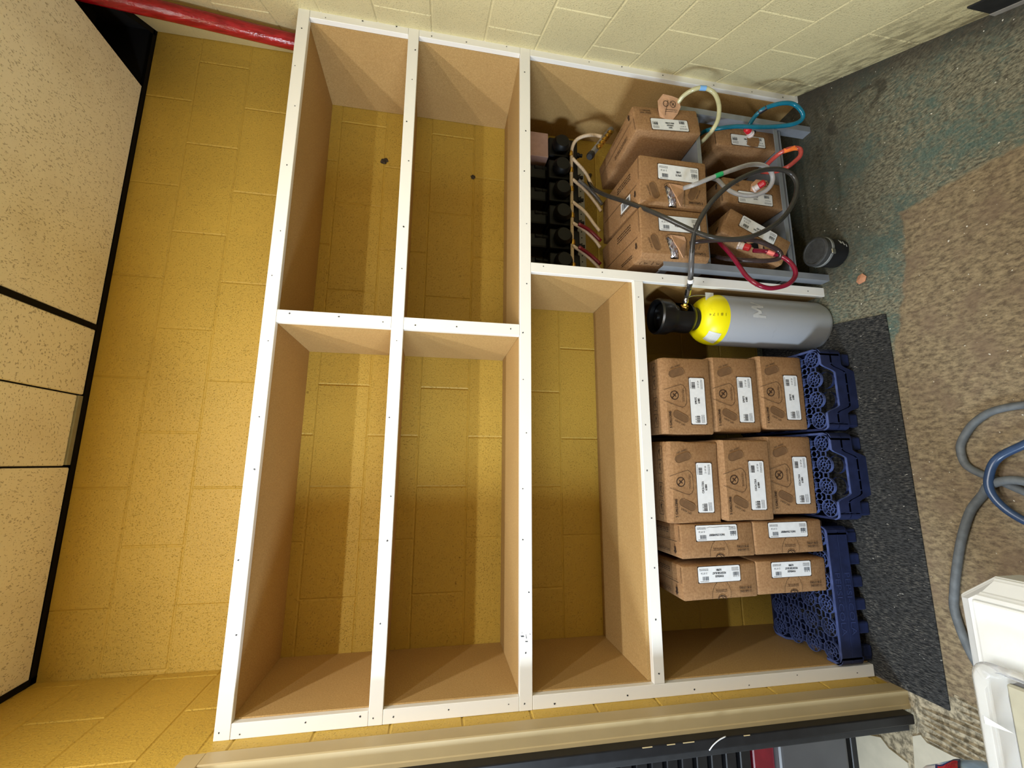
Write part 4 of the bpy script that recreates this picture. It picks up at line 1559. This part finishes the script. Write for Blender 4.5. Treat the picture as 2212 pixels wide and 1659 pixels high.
def wrap(pr, name, m, rad, z0, ang0):
    V = []
    for v in pr.V:
        a = ang0+v.x/rad
        rr = rad+.0010
        V.append((rr*math.sin(a), -rr*math.cos(a), z0+v.z))
    return pydata(name, V, pr.F, m, gc)


pr = Print()
pr.frame((0, 0, 0), (1, 0, 0), (0, 0, 1), (0, -1, 0), 0)
# hand-painted M, stroke by stroke
for sgm in (((-.016, -.02), (-.015, .02)), ((-.015, .02), (-.002, -.006)), ((-.002, -.006), (.012, .021)), ((.012, .021), (.016, -.016))):
    a, b = Vector(sgm[0])*1.35, Vector(sgm[1])*1.35
    for i in range(5):
        pr.stroke([a.lerp(b, i/5), a.lerp(b, (i+1.15)/5)], .0105)
for i in range(4):
    pr.stroke([(.026+.004*i, -.012+.009*i), (.030+.004*i, -.003+.009*i)], .006)
wrap(pr, 'painted_letter', M_CHALK, RC, .345, R(6))
pr = Print()
pr.frame((0, 0, 0), (1, 0, 0), (0, 0, 1), (0, -1, 0), 0)
pr.text('1 8 1 7 4', 0, 0, .010, R(88), .05)
V = []
for v in pr.V:
    a = R(-6)+v.x/.085
    f = (v.z+.035)/.085
    aa = max(0.05, min(1.4, f*1.4))
    rr = .040+(RC-.040)*math.cos(aa)+.0012
    V.append((rr*math.sin(a), -rr*math.cos(a), .47+.085*math.sin(aa)+.001))
pydata('stamped_number', V, pr.F, plain('stamped_dull_yellow', (120, 112, 14), .5), gc)
# square paper sticker low on the shoulder
V, F = [], []
n = 6
for i in range(n+1):
    for j in range(n+1):
        a = R(-84)+R(34)*i/n
        aa = .22+.60*j/n
        rr = .040+(RC-.040)*math.cos(aa)+.0012
        V.append((rr*math.sin(a), -rr*math.cos(a), .47+.085*math.sin(aa)+.001))
for i in range(n):
    for j in range(n):
        F.append((i*(n+1)+j, (i+1)*(n+1)+j, (i+1)*(n+1)+j+1, i*(n+1)+j+1))
o = pydata('sticker', V, F, M_GREYW, gc)
o['label'] = 'white paper sticker'

# ------------------------------------------------------------------ things on the floor
mt = box('entrance_mat', 0.004, 1.262, -0.224, 0.36, 0.0, 0.0075, M_MAT, None, 0.002)
mt.rotation_euler = (0, 0, 0)
bm = bmesh.new()
bm.from_mesh(mt.data)
for v in bm.verts:
    if v.co.x > 1:
        v.co.x += .075*max(0, min(1, (v.co.y+.224)/.30))
bm.to_mesh(mt.data)
bm.free()
tag(mt, 'charcoal ribbed entrance mat lying under the blue crates', 'mat')

cn = thing('black_canister', 'small scuffed black canister with a grey ring on the floor before the rack', 'canister', (1.567, -0.075, 0.0))
lathe('can', [(.050, 0), (.055, .004), (.056, .07)], M_BLKPL, cn, 32)
lathe('grey_ring', [(.0565, .070), (.0585, .072), (.0585, .080), (.0565, .082)], plain('dull_grey_band', (112, 114, 112), .5), cn, 32)
lathe('lid', [(.056, .082), (.057, .086), (.057, .100), (.054, .104), (.048, .105), (.046, .103)], plain('worn_black_lid', (52, 52, 51), .7, var=.25, scale=60), cn, 32)
box('band_clasp', -.034, -.014, -.060, -.052, .070, .088, M_CHROME, cn, .002)
V, F = [], []
for (a, z, wd, hh) in ((-75, .03, .014, .012), (-82, .02, .02, .008), (-66, .035, .012, .006), (-40, .045, .01, .012), (-35, .05, .012, .005), (-88, .012, .012, .005)):
    i = len(V)
    for (da, dz) in ((0, 0), (wd, .002), (wd*.8, hh), (-.002, hh*.7)):
        aa = R(a)+da/.057
        V.append((.0568*math.cos(aa), .0568*math.sin(aa), z+dz))
    F.append((i, i+1, i+2, i+3))
pydata('paint_scuff', V, F, M_CHALK, cn)

sc = pydata('cardboard_scrap', [(1.405, -.150, .004), (1.418, -.143, .006), (1.437, -.150, .003), (1.440, -.168, .005), (1.424, -.180, .004), (1.408, -.172, .003),
                                (1.422, -.160, .010)], [(0, 1, 6), (1, 2, 6), (2, 3, 6), (3, 4, 6), (4, 5, 6), (5, 0, 6)], M_DEBRIS)
md = sc.modifiers.new('s', 'SOLIDIFY')
md.thickness = .003
tag(sc, 'torn scrap of brown cardboard on the teal painted floor', 'scrap')

c1 = [(0.10, -.36, .012), (0.20, -.31, .012), (0.30, -0.288, 0.012), (0.3642, -0.2962, 0.012), (0.43, -.312, .012), (0.496, -0.3308, 0.012), (0.555, -.352, .012), (0.6072, -0.3765, 0.012), (0.65, -.41, .013), (0.6804, -0.4411, 0.026), (0.695, -.50, .03), (0.67, -.56, .016), (.63, -.60, .012), (.59, -.66, .012)]
o = hose('rubber_hose', c1, 0.0115, M_CORD, None, 6, 12)
tag(o, 'dusty grey rubber hose snaking out from behind the white bin', 'hose')
c2 = [(0.62, -0.60, 0.012), (0.655, -.52, .012), (0.690, -0.455, 0.012), (0.715, -.405, .012), (0.7404, -0.3805, 0.012), (0.7882, -0.3777, 0.012), (0.83, -.40, .012), (0.86, -0.4272, 0.012), (0.885, -.47, .012), (0.8935, -0.5353, 0.012), (.885, -.60, .012), (.86, -.66, .012)]
o = hose('rubber_hose', c2, 0.0105, M_CORD, None, 6, 12)
tag(o, 'dusty grey rubber hose curling in a loop on the bare tan floor', 'hose')
c3 = [(0.93, -.74, .012), (0.87, -.64, .020), (0.80, -.55, .030), (0.755, -.475, .034), (0.705, -.450, .040), (0.66, -.448, .042), (0.615, -.47, .034), (0.58, -.515, .024), (.56, -.57, .012), (.555, -.64, .012)]
o = hose('rubber_hose', c3, 0.0105, M_CORDB, None, 6, 12)
tag(o, 'glossy dark blue hose lying over the grey hoses', 'hose')

# tile adhesive and broken floor tiles in the doorway
V, F = [], []


def ridge(pts, w_=.0035, h_=.004):
    P = [Vector((p_[0], p_[1])) for p_ in pts]
    base = len(V)
    for k, p_ in enumerate(P):
        d = (P[min(k+1, len(P)-1)]-P[max(k-1, 0)]).normalized()
        nn = Vector((-d.y, d.x))*w_
        e = h_*(0.25+.75*min(1, k, len(P)-1-k))
        V.extend([(p_.x-nn.x, p_.y-nn.y, .0002), (p_.x, p_.y, e), (p_.x+nn.x, p_.y+nn.y, .0002)])
    for k in range(len(P)-1):
        a = base+k*3
        F.extend([(a, a+1, a+4, a+3), (a+1, a+2, a+5, a+4)])


rnd = random.Random(21)
for i in range(10):
    x = -.118+.0185*i
    y0 = -.125-.010*abs(math.sin(i*1.7))-(0.11 if x > -.02 else 0)
    ridge([(x+.004*math.sin(k*.9+i)+.012*(k/8), y0-.05*k) for k in range(9)], .0062, .0075)
for i in range(4):
    y = -.055-.018*i
    ridge([(-.125+.022*k, y+.004*math.sin(k+i)-.004*k) for k in range(6)], .005, .005)
for i in range(14):
    x, y = rnd.uniform(-.13, -.01), rnd.uniform(-.11, -.03)
    ridge([(x, y), (x+rnd.uniform(-.02, .02), y-.012), (x+rnd.uniform(-.02, .02), y-.025)], .003, .003)
o = pydata('adhesive_ridge', V, F, M_ADH, fl)
o['kind'] = 'stuff'
bed = pydata('adhesive_bed', [(.02, -.05, .0006), (-.02, -.04, .0006), (-.30, .12, .0006), (-.30, -.9, .0006), (.06, -.9, .0006), (.05, -.26, .0006)], [(0, 1, 2, 3, 4, 5)], M_ADH, fl)


def slab(pts, z=.006):
    bm = bmesh.new()
    a = [bm.verts.new((x, y, .0005)) for x, y in pts]
    b = [bm.verts.new((x, y, z)) for x, y in pts]
    n = len(pts)
    for i in range(n):
        bm.faces.new((a[i], a[(i+1) % n], b[(i+1) % n], b[i]))
    bm.faces.new(a)
    bm.faces.new(b)
    return bm_obj('floor_tile', bm, M_FTILE, fl)


slab([(-.131, -.100), (-.113, -.126), (-.126, -.142), (-.122, -.212), (-.107, -.270), (-.086, -.305), (-.10, -.42), (-.48, -.42), (-.40, -.105), (-.222, -.092)])
slab([(-.196, .012), (-.215, -.012), (-.224, -.07), (-.40, -.085), (-.55, .28), (-.30, .28)])

# white bin with a clear tub on it, lower right of the photo
wbin = thing('white_bin', 'white plastic bin with a smooth lid and cut-off corner beside the doorway', 'bin', (0, 0, 0))
ZB = 0.672
bm = bmesh.new()


def ringpts(ix, z, ch):
    x0, x1, y0, y1 = .17+ix, .553-ix, -1.30+ix, -.757-ix
    return [(x0, y0, z), (x1, y0, z), (x1, y1-ch*1.0, z), (x1-ch*.78, y1, z), (x0, y1, z)]


rings = [[bm.verts.new(p_) for p_ in ringpts(i, z, c)] for i, z, c in ((.012, 0, .03), (.006, .58, .045), (0.0, .585, .052), (0, .642, .052), (.004, .648, .052), (.026, .666, .02), (.030, ZB, .012))]
for a, b in zip(rings, rings[1:]):
    for i in range(5):
        bm.faces.new((a[i], a[(i+1) % 5], b[(i+1) % 5], b[i]))
bm.faces.new(rings[0])
bm.faces.new(rings[-1])
es = [e for e in bm.edges if abs(e.verts[0].co.z-e.verts[1].co.z) < .001 and .62 < e.verts[0].co.z < .668]
bmesh.ops.bevel(bm, geom=es, offset=.003, segments=2, affect='EDGES')
bm_obj('bin_body', bm, M_WHPL, wbin)
bm = bmesh.new()
add_box(bm, .21, .516, -1.26, -.794, ZB-.001, ZB+.006, .004, 2)
bm_obj('lid_panel', bm, M_WHPL, wbin)

tb = thing('clear_tub', 'clear plastic food tub with a thick rim standing on the white bin', 'tub', (0.297, -0.958, ZB+.006))


def rrect(hx, hy, r, z, n=6):
    out = []
    for cx, cy, a0 in ((hx-r, hy-r, 0), (-hx+r, hy-r, PI/2), (-hx+r, -hy+r, PI), (hx-r, -hy+r, 1.5*PI)):
        for i in range(n+1):
            a = a0+PI/2*i/n
            out.append((cx+r*math.cos(a), cy+r*math.sin(a), z))
    return out


bm = bmesh.new()
prof = [(.118, .0), (.124, .003), (.128, .024), (.136, .026), (.138, .031), (.134, .034), (.127, .033), (.124, .029), (.120, .006), (.112, .004)]
rings = [[bm.verts.new(p_) for p_ in rrect(hx, hx*1.15, .03, z)] for hx, z in prof]
n = len(rings[0])
for a, b in zip(rings, rings[1:]):
    for i in range(n):
        bm.faces.new((a[i], a[(i+1) % n], b[(i+1) % n], b[i]))
bm.faces.new(rings[0])
bm.faces.new(rings[-1])
bm_obj('tub_shell', bm, M_CLEAR, tb, True)
for yy in (-.02, .05):
    for s in (-1, 1):
        V = [(s*.134, yy-.006, .0335), (s*.134, yy+.006, .0335), (s*.098, yy, .034), (s*.122, yy, .026)]
        pydata('rim_rib', V, [(0, 1, 2), (0, 1, 3), (1, 2, 3), (0, 2, 3)], M_GREYW, tb)
for xx in (.05, -.02):
    V = [(xx-.006, .152, .0335), (xx+.006, .152, .0335), (xx, .115, .034), (xx, .138, .026)]
    pydata('rim_rib', V, [(0, 1, 2), (0, 1, 3), (1, 2, 3), (0, 2, 3)], M_GREYW, tb)
bo = box('board_in_tub', 0.297-.110, 0.297+.110, -.958-.128, -.958+.128, ZB+.0105, ZB+.020, M_TAN, None, .003)
tag(bo, 'grey-beige board lying flat inside the clear tub', 'board')

# printed plastic bag at the very edge of the picture
bm = bmesh.new()
rnd = random.Random(31)
bmesh.ops.create_icosphere(bm, subdivisions=4, radius=1)
for v in bm.verts:
    c = v.co.copy()
    k = 1+.06*math.sin(9*c.x+4*c.y)*math.sin(7*c.z+5*c.y)+.035*math.sin(23*c.x*c.y+12*c.z)+rnd.uniform(-.012, .012)
    v.co = Vector((c.x*.125*k, c.y*.085*k, (c.z*.175*k)))
bg = bm_obj('snack_bag', bm, M_BAG, None, True, (0.016, -0.605, 0.476))
bg.data.materials.append(M_BAGW)
bg.data.materials.append(M_BAGR)
bg.data.materials.append(M_BAGN)
for pl in bg.data.polygons:
    c = pl.center
    if c.z > .035+.008*math.sin(50*c.y):
        pl.material_index = 1
tag(bg, 'crumpled light blue and white plastic bag printed with red and navy', 'bag')
# printing laid onto the bag's upper side
from mathutils.bvhtree import BVHTree
bmt = bmesh.new()
bmt.from_mesh(bg.data)
bvh = BVHTree.FromBMesh(bmt)


def on_bag(pr, name, m, lift):
    V = []
    for v in pr.V:
        src = Vector((.72, -.80, 1.11))
        hit = bvh.ray_cast(src, (v-src).normalized())
        V.append(hit[0]+hit[1]*lift if hit[0] is not None else None)
    F = [f for f in pr.F if all(V[i] is not None for i in f)]
    o = pydata(name, [v or Vector() for v in V], F, m, bg)
    return o


pr = Print()
pr.frame((.1318, -.0109, .0773), (.0045, -.1771, -.9842), (.9833, -.1783, .0366), (0, 0, 1), 0)


def grid_patch(cx, cy, hw, hh):
    n = 7
    for i in range(n):
        for j in range(n):
            x0, x1 = cx-hw+2*hw*i/n, cx-hw+2*hw*(i+1)/n
            sh = lambda x: .006*math.sin((x-cx)/hw*2.2)
            y0, y1 = cy-hh+2*hh*j/n, cy-hh+2*hh*(j+1)/n
            pr.poly([(x0, y0+sh(x0)), (x1, y0+sh(x1)), (x1, y1+sh(x1)), (x0, y1+sh(x0))])


grid_patch(.004, -.006, .024, .018)
on_bag(pr, 'printed_border', M_BAGN, .0016)
pr.V, pr.F = [], []
grid_patch(.004, -.006, .019, .013)
on_bag(pr, 'red_print', M_BAGR, .0030)
pr.V, pr.F = [], []
pr.text('IS', -.036, -.020, .018, 0, None, 'c', .0015)
on_bag(pr, 'bag_lettering', M_BAGN, .0025)
bmt.free()
stl = thing('step_stool', 'low grey stool carrying the crumpled plastic bag', 'stool')
box('stool_top', -.12, .09, -.70, -.53, .27, .292, M_GREYP, stl, .006, 2)
for (a, b) in ((-.115, -.695), (.065, -.695), (-.115, -.555), (.065, -.555)):
    box('leg', a, a+.02, b, b+.02, 0.0008, .27, M_GREYP, stl, .003)

# grey appliance glimpsed through the doorway
ap = thing('grey_cabinet', 'grey rounded cabinet with red bay and finned side, seen through the doorway', 'cabinet')
box('cabinet_base', -.80, -.145, .11, .34, .0008, .030, M_BLKPL, ap, .003)
box('cabinet_body', -.80, -.145, .10, .35, .050, .335, M_GREYP, ap, .015, 3)
box('cabinet_gap', -.79, -.15, .112, .34, .030, .050, M_BLACK, ap, 0)
box('red_bay', -.80, -.15, .125, .35, .335, .42, M_BRAIDR, ap, .004)
for i in range(14):
    box('fin', -.80, -.15, .105, .35, .445+i*.055, .485+i*.055, M_BLKPL, ap, .003)
box('cabinet_back', -.80, -.15, .20, .355, .43, 1.30, M_BLKPL, ap, 0)
